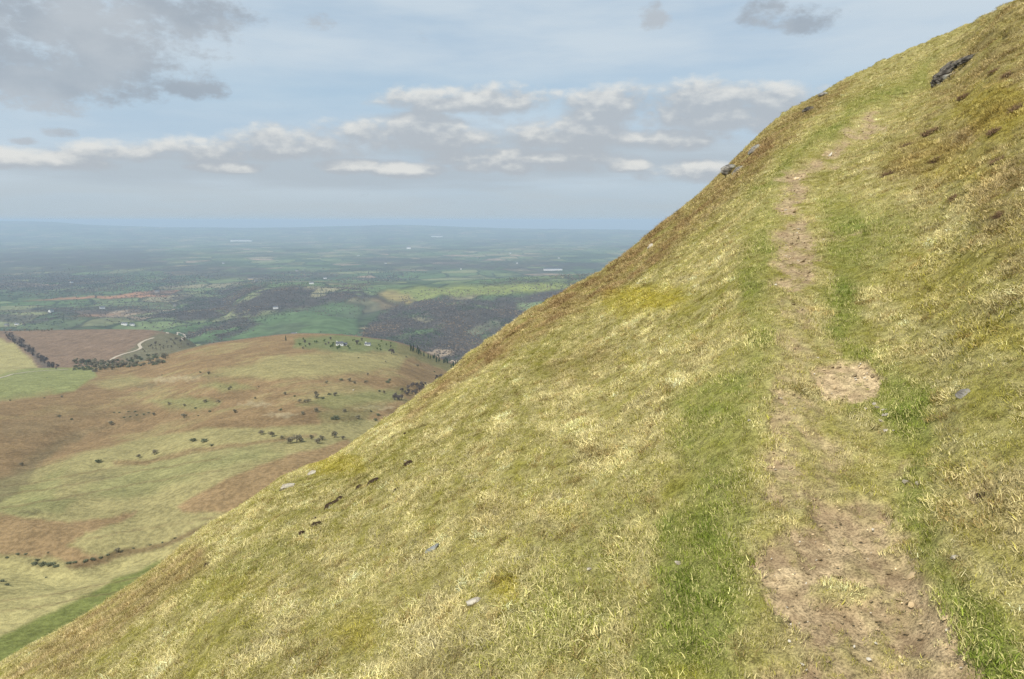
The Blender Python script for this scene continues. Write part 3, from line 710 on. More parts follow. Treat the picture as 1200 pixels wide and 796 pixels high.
def tree_proto(kind, seed):
    key = (kind, seed)
    if key in TREE: return TREE[key]
    if kind == 'conifer':
        r = random.Random(seed); V = []; Fs = []
        for i in range(260):
            t = r.random() ** .8; rad = (1 - t) * 1.9 * r.uniform(.5, 1.05); a = r.uniform(0, 6.283); p = Vector((rad * math.cos(a), rad * math.sin(a), 1 + t * 8)); k = len(V)
            d = Vector((math.cos(a), math.sin(a), -.4)); b = Vector((-math.sin(a), math.cos(a), 0)); V += [tuple(p + d * .6), tuple(p + b * .35), tuple(p - d * .5), tuple(p - b * .35)]; Fs.append((k, k + 1, k + 2, k + 3))
        cm = lone_mesh('crown', V, Fs, M_CON); V, Fs = [], []; limb(V, Fs, Vector((0, 0, -.4)), Vector((0, 0, 8.6)), .22, .04); tk = lone_mesh('trunk', V, Fs, M_BARK)
    else:
        m_ = {'haw': M_HAW, 'scrub': M_DARK, 'green': M_GRN, 'bare': M_BARE}[kind]
        H = {'haw': 4.6, 'scrub': 2.2, 'green': 8, 'bare': 9}[kind]; R = {'haw': 2.6, 'scrub': 2.0, 'green': 3.8, 'bare': 4}[kind]
        cm = lone_mesh('crown', *crown_mesh(seed, R, H, 520 if kind != 'scrub' else 300, .30 if kind in ('haw', 'scrub') else .42, lobes=7, flat=.8 if kind == 'scrub' else 1), m_); tk = lone_mesh('trunk', *trunk_mesh(seed, H, R), M_BARK)
    TREE[key] = (cm, tk); return TREE[key]
NAMES = {'haw': 'hawthorn_tree', 'scrub': 'gorse_bush', 'green': 'broadleaf_tree', 'bare': 'bare_tree', 'conifer': 'conifer_tree'}
def place_tree(kind, u, v, size, label, group=None, ylo=150, squash=1.0):
    cm, tk = tree_proto(kind, random.randint(0, 5))
    e = bpy.data.objects.new(NAMES[kind], None); COL.objects.link(e)
    p = land_at(u, v, ylo); e.location = p; e.rotation_euler = (0, 0, random.uniform(0, 6.28)); size *= .85; e.scale = (size, size, size * squash)
    e['label'] = label; e['category'] = 'bush' if kind == 'scrub' else 'tree'
    if group: e['group'] = group
    for me, nm in ((cm, 'crown'), (tk, 'trunk')):
        c = bpy.data.objects.new(nm, me); COL.objects.link(c); c.parent = e
    return e
# individually told apart
place_tree('haw', 348, 519, 1.9, 'largest round hawthorn on the moor, in the row at the foot of the bracken slope')
place_tree('haw', 340, 520, 1.2, 'smaller hawthorn against the left flank of the largest moor tree')
place_tree('haw', 306, 510, 1.1, 'round lone hawthorn, first of the row left of the largest moor tree')
place_tree('haw', 319, 512, 1.15, 'round hawthorn, second of the row left of the largest moor tree')
place_tree('haw', 330, 515, .8, 'low dark hawthorn between the two round ones and the largest moor tree')
for u, v, s in [(366, 515, 1.0), (372, 520, 1.15), (378, 516, 1.1)]: place_tree('haw', u, v, s, 'hawthorn in the close group of three right of the largest moor tree', 'three hawthorns right of the largest moor tree')
place_tree('haw', 392, 513, 1.5, 'wide bare hawthorn near the hillside edge at the end of the moor tree row'); place_tree('haw', 402, 515, .8, 'small hawthorn closest to the hillside edge in the moor tree row')
place_tree('scrub', 226, 518, 1.6, 'dark bush, left of the pair on the pale green field'); place_tree('scrub', 240, 518, 1.5, 'dark bush, right of the pair on the pale green field'); place_tree('scrub', 248, 523, .9, 'small dark bush just below the pair on the pale green field')
place_tree('haw', 181, 533, 1.1, 'reddish bare bush on the brown line across the pale field'); place_tree('haw', 163, 537, .9, 'low bare bush left of the reddish bush on the brown line across the pale field')
place_tree('scrub', 115, 542, 1.5, 'lone dark green bush at the left end of the brown line across the pale field')
place_tree('haw', 137, 648, .75, 'hawthorn standing above the dark scrub of the lowest gully')
place_tree('conifer', 335, 400, 1.1, 'pointed dark conifer alone on the moor crest beside the farm in the valley', ylo=900)
moor = [(268, 457, .8), (303, 454, .5), (258, 453, .5), (383, 450, 1), (400, 446, 1.3), (409, 447, 1.1), (415, 450, .9), (429, 449, 1), (454, 449, 1.6), (457, 446, 1.2), (420, 420, .9), (431, 440, .8), (489, 430, 1.2), (509, 436, 1), (476, 419, .8), (452, 425, .7),
        (370, 463, 1.1), (334, 463, 1), (345, 465, .8), (371, 467, 1.3), (378, 468, 1.2), (386, 463, 1.2), (393, 464, 1.2), (358, 472, .9), (351, 472, 1), (362, 471, .9), (329, 481, 1), (371, 483, 1.2), (355, 486, .9), (404, 483, .9), (394, 491, 1.8), (390, 492, 1.3), (419, 491, 1),
        (443, 487, 1.1), (435, 483, .8), (440, 493, 1.2), (444, 459, 1.1), (450, 461, .9), (240, 472, 1), (256, 472, .9), (199, 475, 1), (216, 476, .8), (229, 479, 1), (246, 483, 1), (276, 484, 1), (216, 490, 1.4), (181, 487, .9), (130, 498, 1.2), (270, 455, .7), (299, 468, .7), (232, 488, .6),
        (52, 467, .8), (73, 466, .8), (12, 470, .6), (70, 490, 1.1), (84, 492, 1), (25, 546, .8), (55, 443, .6), (190, 440, .7), (235, 437, 1.1), (244, 439, 1.2)]
for u, v, s in moor: place_tree('haw' if (u * 7 + v) % 3 else 'scrub', u, v, s, 'small dark hawthorn or gorse bush dotted over the brown moor', 'small bushes dotted over the brown moor')
gul = [(44, 657, 1), (40, 662, 1.4), (50, 662, 1.6), (58, 663, 1.7), (66, 664, 1.1), (80, 661, 1.1), (87, 660, 1), (100, 658, 1.1), (108, 656, 1.2), (118, 654, .9), (126, 651, .8), (30, 650, .8), (20, 650, .9), (8, 654, .8), (56, 648, .5), (3, 682, 1.1), (8, 686, .9), (54, 677, .5), (156, 643, .6), (176, 639, .6), (190, 636, .6), (205, 631, .6)]
for u, v, s in gul: place_tree('scrub', u, v, s * .8, 'low dark gorse bush along the lowest gully below the bracken patch', 'gorse bushes along the lowest gully', squash=.6)
blk = [(160, 487, 1.2), (152, 489, 1), (168, 486, 1.1), (145, 490, 1), (140, 484, .9), (134, 484, .8), (174, 484, .9), (150, 483, .9), (158, 483, 1.1)]
for u, v, s in blk: place_tree('scrub', u, v, s, 'low black gorse in the dark clump halfway down the brown moor', 'gorse clump halfway down the brown moor', squash=.6)
# trees and scrub at the foot of the plateau, farm trees, conifers
rg2 = random.Random(3)
for i in range(120):
    t = rg2.random(); u = 86 + t * 110; v = 433 - 14 * max(0, t - .3) + rg2.uniform(-9, 3)
    place_tree('scrub' if i % 3 else 'haw', u, v, rg2.uniform(1.5, 2.9), 'dark scrubby tree in the belt below the pale track', 'scrub belt below the pale track')
for i in range(46):
    t = rg2.random(); u = 165 + t * 66; v = 408 - 12 * t + rg2.uniform(-4, 9)
    place_tree('haw' if i % 3 else 'bare', u, v, rg2.uniform(.5, 1.1), 'grey bare thorn scattered on the knoll at the end of the track', 'bare thorns on the knoll', ylo=1200)
for i in range(120):
    t = rg2.random(); u = 4 + t * 56 + rg2.uniform(0, 9); v = 393 + t * 40 + rg2.uniform(-4, 2)
    place_tree('bare', u, v, rg2.uniform(.6, 1.0), 'grey bare tree in the line dividing the pale field from the brown plateau', 'bare tree line beside the brown plateau', ylo=1180)
for i in range(20): place_tree('haw', 5 + i * 2.9 + rg2.uniform(-1, 1), 387 + rg2.uniform(0, 1.5), rg2.uniform(.9, 1.5), 'dark tree in the row along the crest of the brown plateau', 'trees along the crest of the brown plateau', ylo=1500)
for i in range(38):
    u = 348 + rg2.random() * 112; v = 400 + rg2.uniform(-2, 11)
    place_tree('green' if i % 4 else 'bare', u, v, rg2.uniform(.45, .8), 'leafy tree in the hedges around the farm on the moor crest', 'hedge trees around the farm on the crest', ylo=950)
place_tree('bare', 418, 404, 1.2, 'wide rounded bare tree standing behind the farm on the moor crest', ylo=900); place_tree('bare', 459, 415, 1.5, 'largest round grey tree right of the farm on the moor crest', ylo=900)
for i in range(56):
    t = rg2.random(); u = 478 + t * 62; v = 408 + t * 24 + rg2.uniform(-3, 4)
    place_tree('conifer', u, v, rg2.uniform(.7, 1.2), 'dark conifer in the plantation strip below the moor end', 'conifers in the plantation strip', ylo=1050)
for i in range(34):
    t = rg2.random(); u = 462 + t * 55; v = 466 - t * 20 + rg2.uniform(-5, 6)
    place_tree('bare', u, v, rg2.uniform(.5, .9), 'grey bare tree in the small wood against the hillside edge', 'bare trees of the small wood by the hillside edge')

print('TIME',round(time.time()-T0,1))
# woodland of the valley, past counting
wood_src = []
M_WOOD, nt = mat('woodland_crowns'); ga = N(nt, 'ShaderNodeAttribute', attribute_name='tint_green', attribute_type='INSTANCER'); finish(nt, ga.outputs['Vector'], .95, spec=0)
for k in range(5): wood_src.append(lone_mesh('crown', *crown_mesh(200 + k, 5.5, 11, 70, 1.7, lobes=4), M_WOOD))
cand = np.where((VW > .35) & (VY < 5600) & (VY > 1950))[0]
uu, vv = world2px(VX, VY, VZ); cand = cand[(uu[cand] > -60) & (uu[cand] < 780)]
w_ = (VY[cand] ** 2.0); w_ = w_ / w_.sum()
cn = RNG.choice(cand, size=26000, p=w_)
jx = VX[cn] + RNG.normal(0, 1, len(cn)) * VY[cn] * .0016; jy = VY[cn] + RNG.normal(0, 1, len(cn)) * np.maximum(14, VY[cn] ** 2 / 400000 * 6)
jz = land(jx, jy) - 2
S3 = np.clip(VY[cn] / 6000, .62, 1.2) * RNG.uniform(.7, 1.3, len(cn))
wn_ = fbm(jx / 220, jy / 300, 155, 3)
wt_ = lerp(np.tile([.15, .12, .095], (len(cn), 1)), [.22, .16, .10], sstep(.0, .35, wn_)); wt_ = lerp(wt_, [.09, .11, .055], sstep(.05, .3, -wn_)) * np.exp(RNG.normal(0, .35, len(cn)))[:, None]
wl = scatter('woodland', np.stack([jx, jy, jz], 1), np.stack([np.zeros(len(cn)), np.zeros(len(cn)), RNG.uniform(0, 6.28, len(cn))], 1), np.stack([S3, S3, S3 * .9], 1), RNG.integers(0, 5, len(cn)), wood_src, {'tint_green': wt_})
wl['label'] = 'bare brown and blue woodland covering the hill face across the valley'; wl['category'] = 'woodland'

print('TIME',round(time.time()-T0,1))
# ------------------------------------------------------------------ track ribbon
M_TRACK, nt = mat('pale_track'); geo = N(nt, 'ShaderNodeNewGeometry'); finish(nt, mixc(nt, noise_n(nt, geo.outputs['Position'], .2), (.36, .30, .22), (.5, .44, .34)), 1)
def ribbon(name, pxs, w, ylo, lift=.35):
    P3 = [land_at(u, v, ylo) for u, v in pxs]
    D = []
    for a, b in zip(P3[:-1], P3[1:]):
        n = max(2, int((b - a).length / 8))
        for i in range(n): D.append(a.lerp(b, i / n))
    D.append(P3[-1])
    pts = np.array([(d.x, d.y) for d in D])
    for _ in range(3): pts[1:-1] = (pts[:-2] + pts[1:-1] * 2 + pts[2:]) / 4
    tg_ = np.gradient(pts, axis=0); tg_ /= np.linalg.norm(tg_, axis=1)[:, None] + 1e-9; nr = np.stack([-tg_[:, 1], tg_[:, 0]], 1)
    V = []
    for k in (-1, -.5, 0, .5, 1):
        q = pts + nr * w * .5 * k; V.append(np.stack([q[:, 0], q[:, 1], land(q[:, 0], q[:, 1]) + lift], 1))
    V = np.stack(V, 1); n = len(pts)
    o = mesh_np(name, V.reshape(-1, 3), grid_faces(n, 5), M_TRACK); o['kind'] = 'structure'
ribbon('track', [(118, 428), (132, 420), (148, 414), (160, 411), (166, 408), (162, 404), (170, 399), (180, 396)], 6, 1200)
ribbon('track', [(196, 391), (208, 389), (216, 392), (217, 396), (214, 399)], 6, 1250)
ribbon('track', [(-20, 450), (0, 443), (18, 438), (45, 435), (80, 433)], 4, 700)

# ------------------------------------------------------------------ farm buildings
def flat_mat(name, col, rough=.9, sc2=1.0):
    m, nt = mat(name); geo = N(nt, 'ShaderNodeNewGeometry'); n = noise_n(nt, geo.outputs['Position'], sc2, 4)
    finish(nt, mixc(nt, 1.0, tuple(col), ramp(nt, n, (.3, .7, .75, 1.15)), 'MULTIPLY'), rough); return m
M_WHITE = flat_mat('white_render', (.78, .76, .72)); M_STONE = flat_mat('stone_wall', (.38, .34, .29)); M_SLATE = flat_mat('slate_roof', (.12, .125, .14)); M_GLASS = flat_mat('window_glass', (.05, .06, .07), .2)
def boxV(x0, x1, y0, y1, z0, z1, V, Fs):
    k = len(V); V += [(x0, y0, z0), (x1, y0, z0), (x1, y1, z0), (x0, y1, z0), (x0, y0, z1), (x1, y0, z1), (x1, y1, z1), (x0, y1, z1)]
    Fs += [(k, k + 3, k + 2, k + 1), (k + 4, k + 5, k + 6, k + 7), (k, k + 1, k + 5, k + 4), (k + 1, k + 2, k + 6, k + 5), (k + 2, k + 3, k + 7, k + 6), (k + 3, k, k + 4, k + 7)]
def house(u, v, w, d, h, ang, wm, label, ylo, group=None, name='farmhouse'):
    e = bpy.data.objects.new(name, None); COL.objects.link(e); e.location = land_at(u, v, ylo); e.rotation_euler = (0, 0, ang)
    e['label'] = label; e['category'] = 'building'
    if group: e['group'] = group
    rf = h * .55; V = [(-w / 2, -d / 2, -1.5), (w / 2, -d / 2, -1.5), (w / 2, d / 2, -1.5), (-w / 2, d / 2, -1.5), (-w / 2, -d / 2, h), (w / 2, -d / 2, h), (w / 2, d / 2, h), (-w / 2, d / 2, h), (-w / 2, 0, h + rf - .1), (w / 2, 0, h + rf - .1)]
    Fs = [(0, 1, 5, 4), (2, 3, 7, 6), (1, 2, 6, 9, 5), (3, 0, 4, 8, 7)]
    def add(nm, V, Fs, m, par): o = bpy.data.objects.new(nm, lone_mesh(nm, V, Fs, m)); COL.objects.link(o); o.parent = par; return o
    add('wall', V, Fs, wm, e)
    o = .4; t = .25; V = []; W = w / 2 + o; D = d / 2 + o; hz = h - o * rf / (d / 2)
    for dz in (0, t): V += [(-W, -D, hz + dz), (W, -D, hz + dz), (W, 0, h + rf + dz), (-W, 0, h + rf + dz), (-W, D, hz + dz), (W, D, hz + dz)]
    Fs = [(6, 7, 8, 9), (9, 8, 11, 10), (1, 0, 3, 2), (2, 3, 4, 5), (0, 1, 7, 6), (5, 4, 10, 11), (0, 6, 9, 3), (3, 9, 10, 4), (1, 2, 8, 7), (2, 5, 11, 8)]
    rfo = add('roof', V, Fs, M_SLATE, e)
    V, Fs = [], []; boxV(-w * .42, -w * .42 + 1.2, -.6, .6, h + rf * .5, h + rf + 1.3, V, Fs); add('chimney', V, Fs, wm, rfo)
    for k in range(3):
        for zz in (1.0, 3.4):
            if zz + 1.2 < h: V, Fs = [], []; boxV(-w * .3 + k * w * .3 - .5, -w * .3 + k * w * .3 + .5, -d / 2 - .05, -d / 2 + .05, zz, zz + 1.2, V, Fs); add('window', V, Fs, M_GLASS, e)
house(398, 405, 10, 5.5, 3.6, .3, M_WHITE, 'low white farmhouse among hedge trees on the moor crest', 950)
house(404, 405, 7, 5, 2.6, .1, M_STONE, 'stone barn right beside the farmhouse on the moor crest', 950, name='barn')
house(431, 405, 8, 5, 2.8, -.1, M_WHITE, 'pale cottage between the crest farmhouse and the round grey tree', 950)
house(328, 398, 16, 8, 6, .2, M_WHITE, 'white farmhouse just beyond the lone pointed conifer', 1900)
house(146, 381, 22, 10, 7, 0, M_WHITE, 'long white building on the valley floor beyond the brown plateau', 1900)
house(155, 381.5, 18, 10, 6, .2, M_WHITE, 'white building at the right end of the valley floor row beyond the plateau', 1900)
house(20, 381, 16, 9, 6, 0, M_WHITE, 'white house beyond the tree row on the plateau crest', 1900); house(8, 382, 16, 9, 6, .1, M_STONE, 'grey house farthest left beyond the plateau crest', 1900)
house(294, 328, 34, 14, 9, 0, flat_mat('ochre_render', (.5, .36, .2)), 'ochre farm building on the green rise above the dark wood', 4200)
house(365, 333, 24, 12, 8, .2, M_WHITE, 'white farmhouse at the top edge of the dark wood', 3600); house(381, 327, 24, 12, 8, .2, M_WHITE, 'white house on the fields behind the dark wood', 4500)
house(479, 292, 60, 24, 26, 0, M_WHITE, 'bright white building far out on the plain', 9000)
house(648, 319, 160, 40, 12, .1, M_WHITE, 'long pale shed on the plain above the wooded hill', 6500, name='shed')
house(283, 283, 420, 90, 26, .1, M_WHITE, 'very long pale industrial shed far out near the horizon', 14000, name='shed'); house(512, 278, 260, 80, 25, 0, M_WHITE, 'distant pale works shed below the skyline', 16000, name='shed')
for k, (u, v) in enumerate([(184, 343), (262, 309), (84, 332), (236, 296), (420, 300), (452, 309), (560, 303), (606, 309), (598, 297), (348, 318), (120, 362), (60, 366), (205, 359), (345, 394), (323, 362), (300, 330), (540, 316), (655, 303)]):
    house(u, v, 22, 11, 8, k * .7, M_WHITE if k % 3 else M_STONE, 'tiny farmstead lost among the hazy fields of the plain', 2300, 'farmsteads scattered over the plain')

# ------------------------------------------------------------------ a sheep on the moor
def skin_mesh(name, joints, edges, radii, m):
    me = bpy.data.meshes.new(name); me.from_pydata(joints, edges, []); o = bpy.data.objects.new(name, me); COL.objects.link(o)
    md = o.modifiers.new('skin', 'SKIN')
    for i, rr_ in enumerate(radii): me.skin_vertices[0].data[i].radius = (rr_, rr_) if me.skin_vertices else (rr_, rr_)
    return o
M_WOOL = flat_mat('wool', (.7, .66, .56), .95, 20)
def sheep(u, v, ang, label):
    import bmesh
    bm = bmesh.new()
    def blob(c, s, seg=10):
        g = bmesh.ops.create_uvsphere(bm, u_segments=seg, v_segments=8, radius=1); bmesh.ops.scale(bm, vec=s, verts=g['verts']); bmesh.ops.translate(bm, vec=c, verts=g['verts'])
    blob((0, 0, .62), (.5, .26, .28)); blob((-.3, 0, .62), (.28, .25, .27)); blob((.52, 0, .78), (.16, .12, .16)); blob((.70, 0, .82), (.17, .085, .09)); blob((.62, .12, .86), (.03, .09, .03)); blob((.62, -.12, .86), (.03, .09, .03)); blob((-.56, 0, .6), (.05, .04, .14))
    for a in (-.33, .3):
        for b in (-.13, .13):
            for zc, rr_ in ((.38, .075), (.22, .045), (.06, .04)): blob((a, b, zc), (rr_, rr_, .14))
    me = bpy.data.meshes.new('sheep'); bm.to_mesh(me); bm.free(); me.shade_smooth(); me.materials.append(M_WOOL)
    o = bpy.data.objects.new('sheep', me); COL.objects.link(o); md = o.modifiers.new('join', 'REMESH'); md.mode = 'VOXEL'; md.voxel_size = .025; md.use_smooth_shade = True
    o.location = land_at(u, v); o.rotation_euler = (0, 0, ang); o['label'] = label; o['category'] = 'sheep'; o.scale = (1.25,) * 3
sheep(414, 458, .4, 'white sheep grazing alone on the green patch of moor')

# ------------------------------------------------------------------ rocks
def rockmat(name, c0, c1, sc2=8.0, bump=.03):
    m, nt = mat(name); tc = N(nt, 'ShaderNodeTexCoord'); n = noise_n(nt, tc.outputs['Object'], sc2, 6, .65); n2 = noise_n(nt, tc.outputs['Object'], sc2 * .3, 3)
    c = mixc(nt, ramp(nt, n, (.35, .65, 0, 1)), c0, c1); c = mixc(nt, ramp(nt, n2, (.55, .7, 0, .6)), c, (.34, .35, .25))
    finish(nt, c, .95, n, bump, .9, .03); return m
R_GREY = rockmat('lichened_grey_rock', (.11, .10, .09), (.30, .28, .24)); R_DARK = rockmat('dark_strata', (.03, .026, .022), (.17, .15, .12), 5, .08); R_PALE = rockmat('pale_sandstone', (.28, .24, .18), (.50, .45, .36), 14, .01)
R_SLATE = rockmat('blue_grey_slate', (.13, .135, .13), (.27, .275, .26), 14, .01)
R_PEAT, nt = mat('bare_peat'); tc = N(nt, 'ShaderNodeTexCoord'); n = noise_n(nt, tc.outputs['Object'], 24, 5, .7); finish(nt, mixc(nt, n, (.02, .014, .01), (.085, .06, .04)), 1, n, .02, 1, 0)
def rock_np(seed, dims, facets=9, sub=4, rough=.12, boxy=0):
    import bmesh
    bm = bmesh.new(); bmesh.ops.create_icosphere(bm, subdivisions=sub, radius=1)
    V = np.array([v.co[:] for v in bm.verts]); rg_ = np.random.default_rng(seed)
    if boxy: V = V / (np.abs(V) ** boxy).sum(1)[:, None] ** (1 / boxy)
    for k in range(facets if not boxy else 0):          # planar cuts give it broken faces
        n_ = rg_.normal(size=3); n_ /= np.linalg.norm(n_); d_ = rg_.uniform(.55, .85); t = V @ n_; ov = np.maximum(t - d_, 0); V = V - ov[:, None] * n_ * .95
    nn_ = fbm(V[:, 0] * 2.2 + V[:, 2] * 1.7 + seed, V[:, 1] * 2.2 - V[:, 2] * 1.3, seed, 4)
    V = V * (1 + rough * nn_)[:, None] * np.array(dims)
    for v, c_ in zip(bm.verts, V): v.co = c_
    me = bpy.data.meshes.new('rock'); bm.to_mesh(me); bm.free(); return me
def rock(name, u, v, dims, m, label, cat='rock', rot=(0, 0, 0), sink=.25, seed=None, group=None, rough=.12):
    me = rock_np(seed if seed is not None else int(u + v), dims, rough=rough); me.materials.append(m)
    o = bpy.data.objects.new(name, me); COL.objects.link(o); p = hill_at(u, v); o.location = p + Vector((0, 0, dims[2] * (.5 - sink))); o.rotation_euler = rot
    o['label'] = label; o['category'] = cat
    if group: o['group'] = group
    return o
def scale_at(u, v): p = hill_at(u, v); return p.length / F      # metres per pixel
# skyline rocks
k = scale_at(856, 204); rock('boulder', 853, 206, (11 * k, 9 * k, 7 * k), R_GREY, 'grey boulder jutting from the lower skyline of the hill', 'boulder', (0, -.35, .3), -.2, 5)
k = scale_at(862, 200); rock('boulder', 866, 201, (8 * k, 8 * k, 5 * k), R_GREY, 'flat grey boulder just above the one jutting from the lower skyline', 'boulder', (0, -.5, .1), .3, 6)
k = scale_at(947, 132); rock('boulder', 948, 131, (7 * k, 7 * k, 4.5 * k), R_DARK, 'dark rock just below the skyline under the topmost skyline rock', 'rock', (0, -.3, .6), .3, 7)
k = scale_at(964, 112); rock('boulder', 964, 113, (5 * k, 6 * k, 3 * k), R_GREY, 'small grey rock breaking the upper skyline', 'rock', (0, -.4, .2), .2, 8)
k = scale_at(880, 182); rock('boulder', 885, 176, (9 * k, 8 * k, 4 * k), R_GREY, 'half buried grey rock on the skyline between the lower and upper skyline rocks', 'rock', (0, -.7, .2), .45, 9)
# outcrop: stacked strata
oc = bpy.data.objects.new('rock_outcrop', None); COL.objects.link(oc); pc = hill_at(1116, 84); oc.location = pc; oc.scale = (.8,) * 3
oc['label'] = 'dark layered rock outcrop in the bank above the top of the path'; oc['category'] = 'outcrop'
k = pc.length / F
for i, (du, dv, w, h, tl_, off) in enumerate([(-20, 19, 6, 5.5, .3, .2), (-13, 14, 7, 4.5, .5, .05), (-19, 9, 7, 2.6, .6, .5), (-8, 5, 14, 2.4, .55, .55), (-3, 4, 12, 1.8, .5, .2), (2, -3, 15, 2.4, .5, .6), (8, -5, 12, 2, .5, .25), (14, -10, 10, 2.2, .45, .5),
        (22, -15, 8, 2.4, .5, .3), (-4, -4, 11, 2, .6, .4), (29, -19, 6, 2, .5, .2), (-5, 10, 7, 4, .4, -.1), (6, 3, 8, 3, .5, -.2)]):
    me = rock_np(30 + i, (w * k, 9 * k, h * k), 7, 4, .32, 5); me.materials.append(R_GREY if i in (1, 11) else R_DARK); me.shade_flat()
    o = bpy.data.objects.new('rock_layer', me); COL.objects.link(o); q = hill_at(1116 + du, 84 + dv) - pc; o.parent = oc; o.location = q + Vector((-off * .5, -off, 0)); o.rotation_euler = (.1 + .1 * math.sin(i * 3), -tl_, .25 * math.sin(i * 5))
k = scale_at(762, 291); rock('stone', 762, 291, (4.5 * k, 4 * k, 3 * k), R_PALE, 'bright white stone at the edge of the brown grass near the skyline', 'stone', (0, -.5, .3), -.2, 11, rough=.05)
k = scale_at(507, 645); rock('stone', 507, 645, (10 * k, 6 * k, 3 * k), R_SLATE, 'flat blue grey slate lying in the grass of the lower slope', 'stone', (.0, -.5, .2), -.15, 12)
k = scale_at(336, 572); rock('stone', 336, 573, (9 * k, 7 * k, 5 * k), R_PALE, 'pale weathered stone on the slope edge, lower of two', 'stone', (0, -.4, .2), .1, 13)
k = scale_at(366, 556); rock('stone', 366, 556, (6 * k, 5 * k, 3 * k), R_PALE, 'pale weathered stone on the slope edge, upper of two', 'stone', (0, -.4, .2), .1, 14)
k = scale_at(1131, 462); rock('stone', 1129, 463, (8 * k, 7 * k, 5 * k), R_GREY, 'purple grey stone half hidden in grass on the bank right of the path', 'stone', (0, -.4, .2), .1, 15)
k = scale_at(554, 707); rock('stone', 554, 707, (11 * k, 6 * k, 4 * k), R_PALE, 'pale pointed flake of stone near the bottom of the slope', 'stone', (0, -.5, -.5), .0, 16)
for (u, v, s, lab) in [(878, 494, 4, 'single pale chip of stone in the turf left of the bare patch'), (795, 661, 6, 'white chip of stone on the green turf left of the path'), (1060, 566, 6, 'larger pale pebble below the small sandy scrape'), (1075, 567, 4, 'small pale pebble right of the larger one below the scrape'), (1118, 655, 6, 'pale pebble on the green bank edge right of the path'), (690, 668, 5, 'pale stone chip in straw grass left of the green turf'), (476, 541, 4, 'pale pebble high on the straw slope')]:
    k = scale_at(u, v); rock('pebble', u, v, (s * k * .75, s * k * .6, s * k * .35), R_PALE, lab, 'pebble', (0, -.4, u), -.2, int(u), rough=.05)
for (u, v, s) in [(1028, 478, 4), (1036, 481, 4), (1037, 487, 5), (1033, 494, 4), (1037, 505, 4), (1048, 505, 3), (1025, 474, 4), (1015, 480, 4)]:
    k = scale_at(u, v); rock('pebble', u, v, (s * k * .75, s * k * .6, s * k * .3), R_PALE, 'pale flat pebble in the turf just below the bare sandy patch', 'pebble', (0, -.3, u), -.1, int(u * 3 + v), 'pale pebbles below the bare sandy patch', .05)
# peat clods
for (u, v, w, h) in [(354, 627, 6, 5), (368, 618, 8, 6), (373, 616, 6, 5), (386, 594, 7, 5), (392, 590, 8, 5), (398, 586, 6, 4), (383, 597, 5, 4), (421, 572, 9, 4), (436, 566, 9, 4), (441, 563, 5, 3), (405, 576, 3, 2.5), (465, 575, 6, 5), (369, 608, 3, 3), (478, 544, 8, 4), (243, 663, 6, 4), (460, 513, 4, 2.5), (474, 509, 3, 2.5)]:
    k = scale_at(u, v); rock('peat_clod', u, v, (w * k * .8, w * k * .7, h * k * .8), R_PEAT, 'clod of dark bare peat exposed in the straw grass of the slope', 'peat clod', (.3 * math.sin(u), -.6, .5 * math.sin(v)), .42, int(u), 'dark peat clods in a broken line down the slope', .4)
M_HEA, nt = mat('dead_heather'); q1 = N(nt, 'ShaderNodeAttribute', attribute_name='q1'); finish(nt, mixc(nt, q1.outputs['Fac'], (.06, .04, .025), (.25, .16, .085)), .95, spec=0)
for k_, (u, v, w_, lab) in enumerate([(1092, 156, 13, 'darkest heather clump on the rough bank below the rock outcrop'), (1098, 188, 9, 'small dark heather clump straight below the darkest one'), (1165, 155, 10, 'heather clump right of the darkest one on the rough bank'), (1194, 128, 12, 'black heather clump at the far right of the rough bank'),
        (1169, 190, 10, 'lowest heather clump on the right of the rough bank'), (1130, 114, 9, 'long heather clump just right of and below the rock outcrop'), (1183, 88, 9, 'heather clump high on the far right bank'), (1166, 84, 8, 'heather clump between the rock outcrop and the high right one'), (1062, 172, 8, 'heather clump nearest the top of the path'), (1040, 205, 8, 'brown heather tuft on the bank above the upper path'), (1120, 232, 9, 'brown heather tuft on the middle of the right bank'), (1172, 252, 9, 'brown heather tuft at the right bank below the yellow moss')]):
    sz = scale_at(u, v) * w_; V, Fs, rn, rb = blade_tuft(420, .5, 1.0, .045, (.2, 1.5), (.2, 1.6), .62, 300 + k_)
    V = [(a * sz, b * sz, c * sz * .55) for a, b, c in V]; o = bpy.data.objects.new('heather_clump', lone_mesh('heather_clump', V, Fs, M_HEA, {'q0': rn, 'q1': rb})); COL.objects.link(o)
    o.location = hill_at(u, v); o.rotation_euler = (.15, -.5, 0); o['label'] = lab; o['category'] = 'heather'
for (u, v, w, h, lab) in [(1150, 580, 5, 1.6, 'dark earth scrape in the bank right of the path')]:
    k = scale_at(u, v); rock('peat_clod', u, v, (w * k, w * k, h * k), R_PEAT, lab, 'peat clod', (0, -.6, .3), .5, int(u), None, .4)

print('TIME',round(time.time()-T0,1))
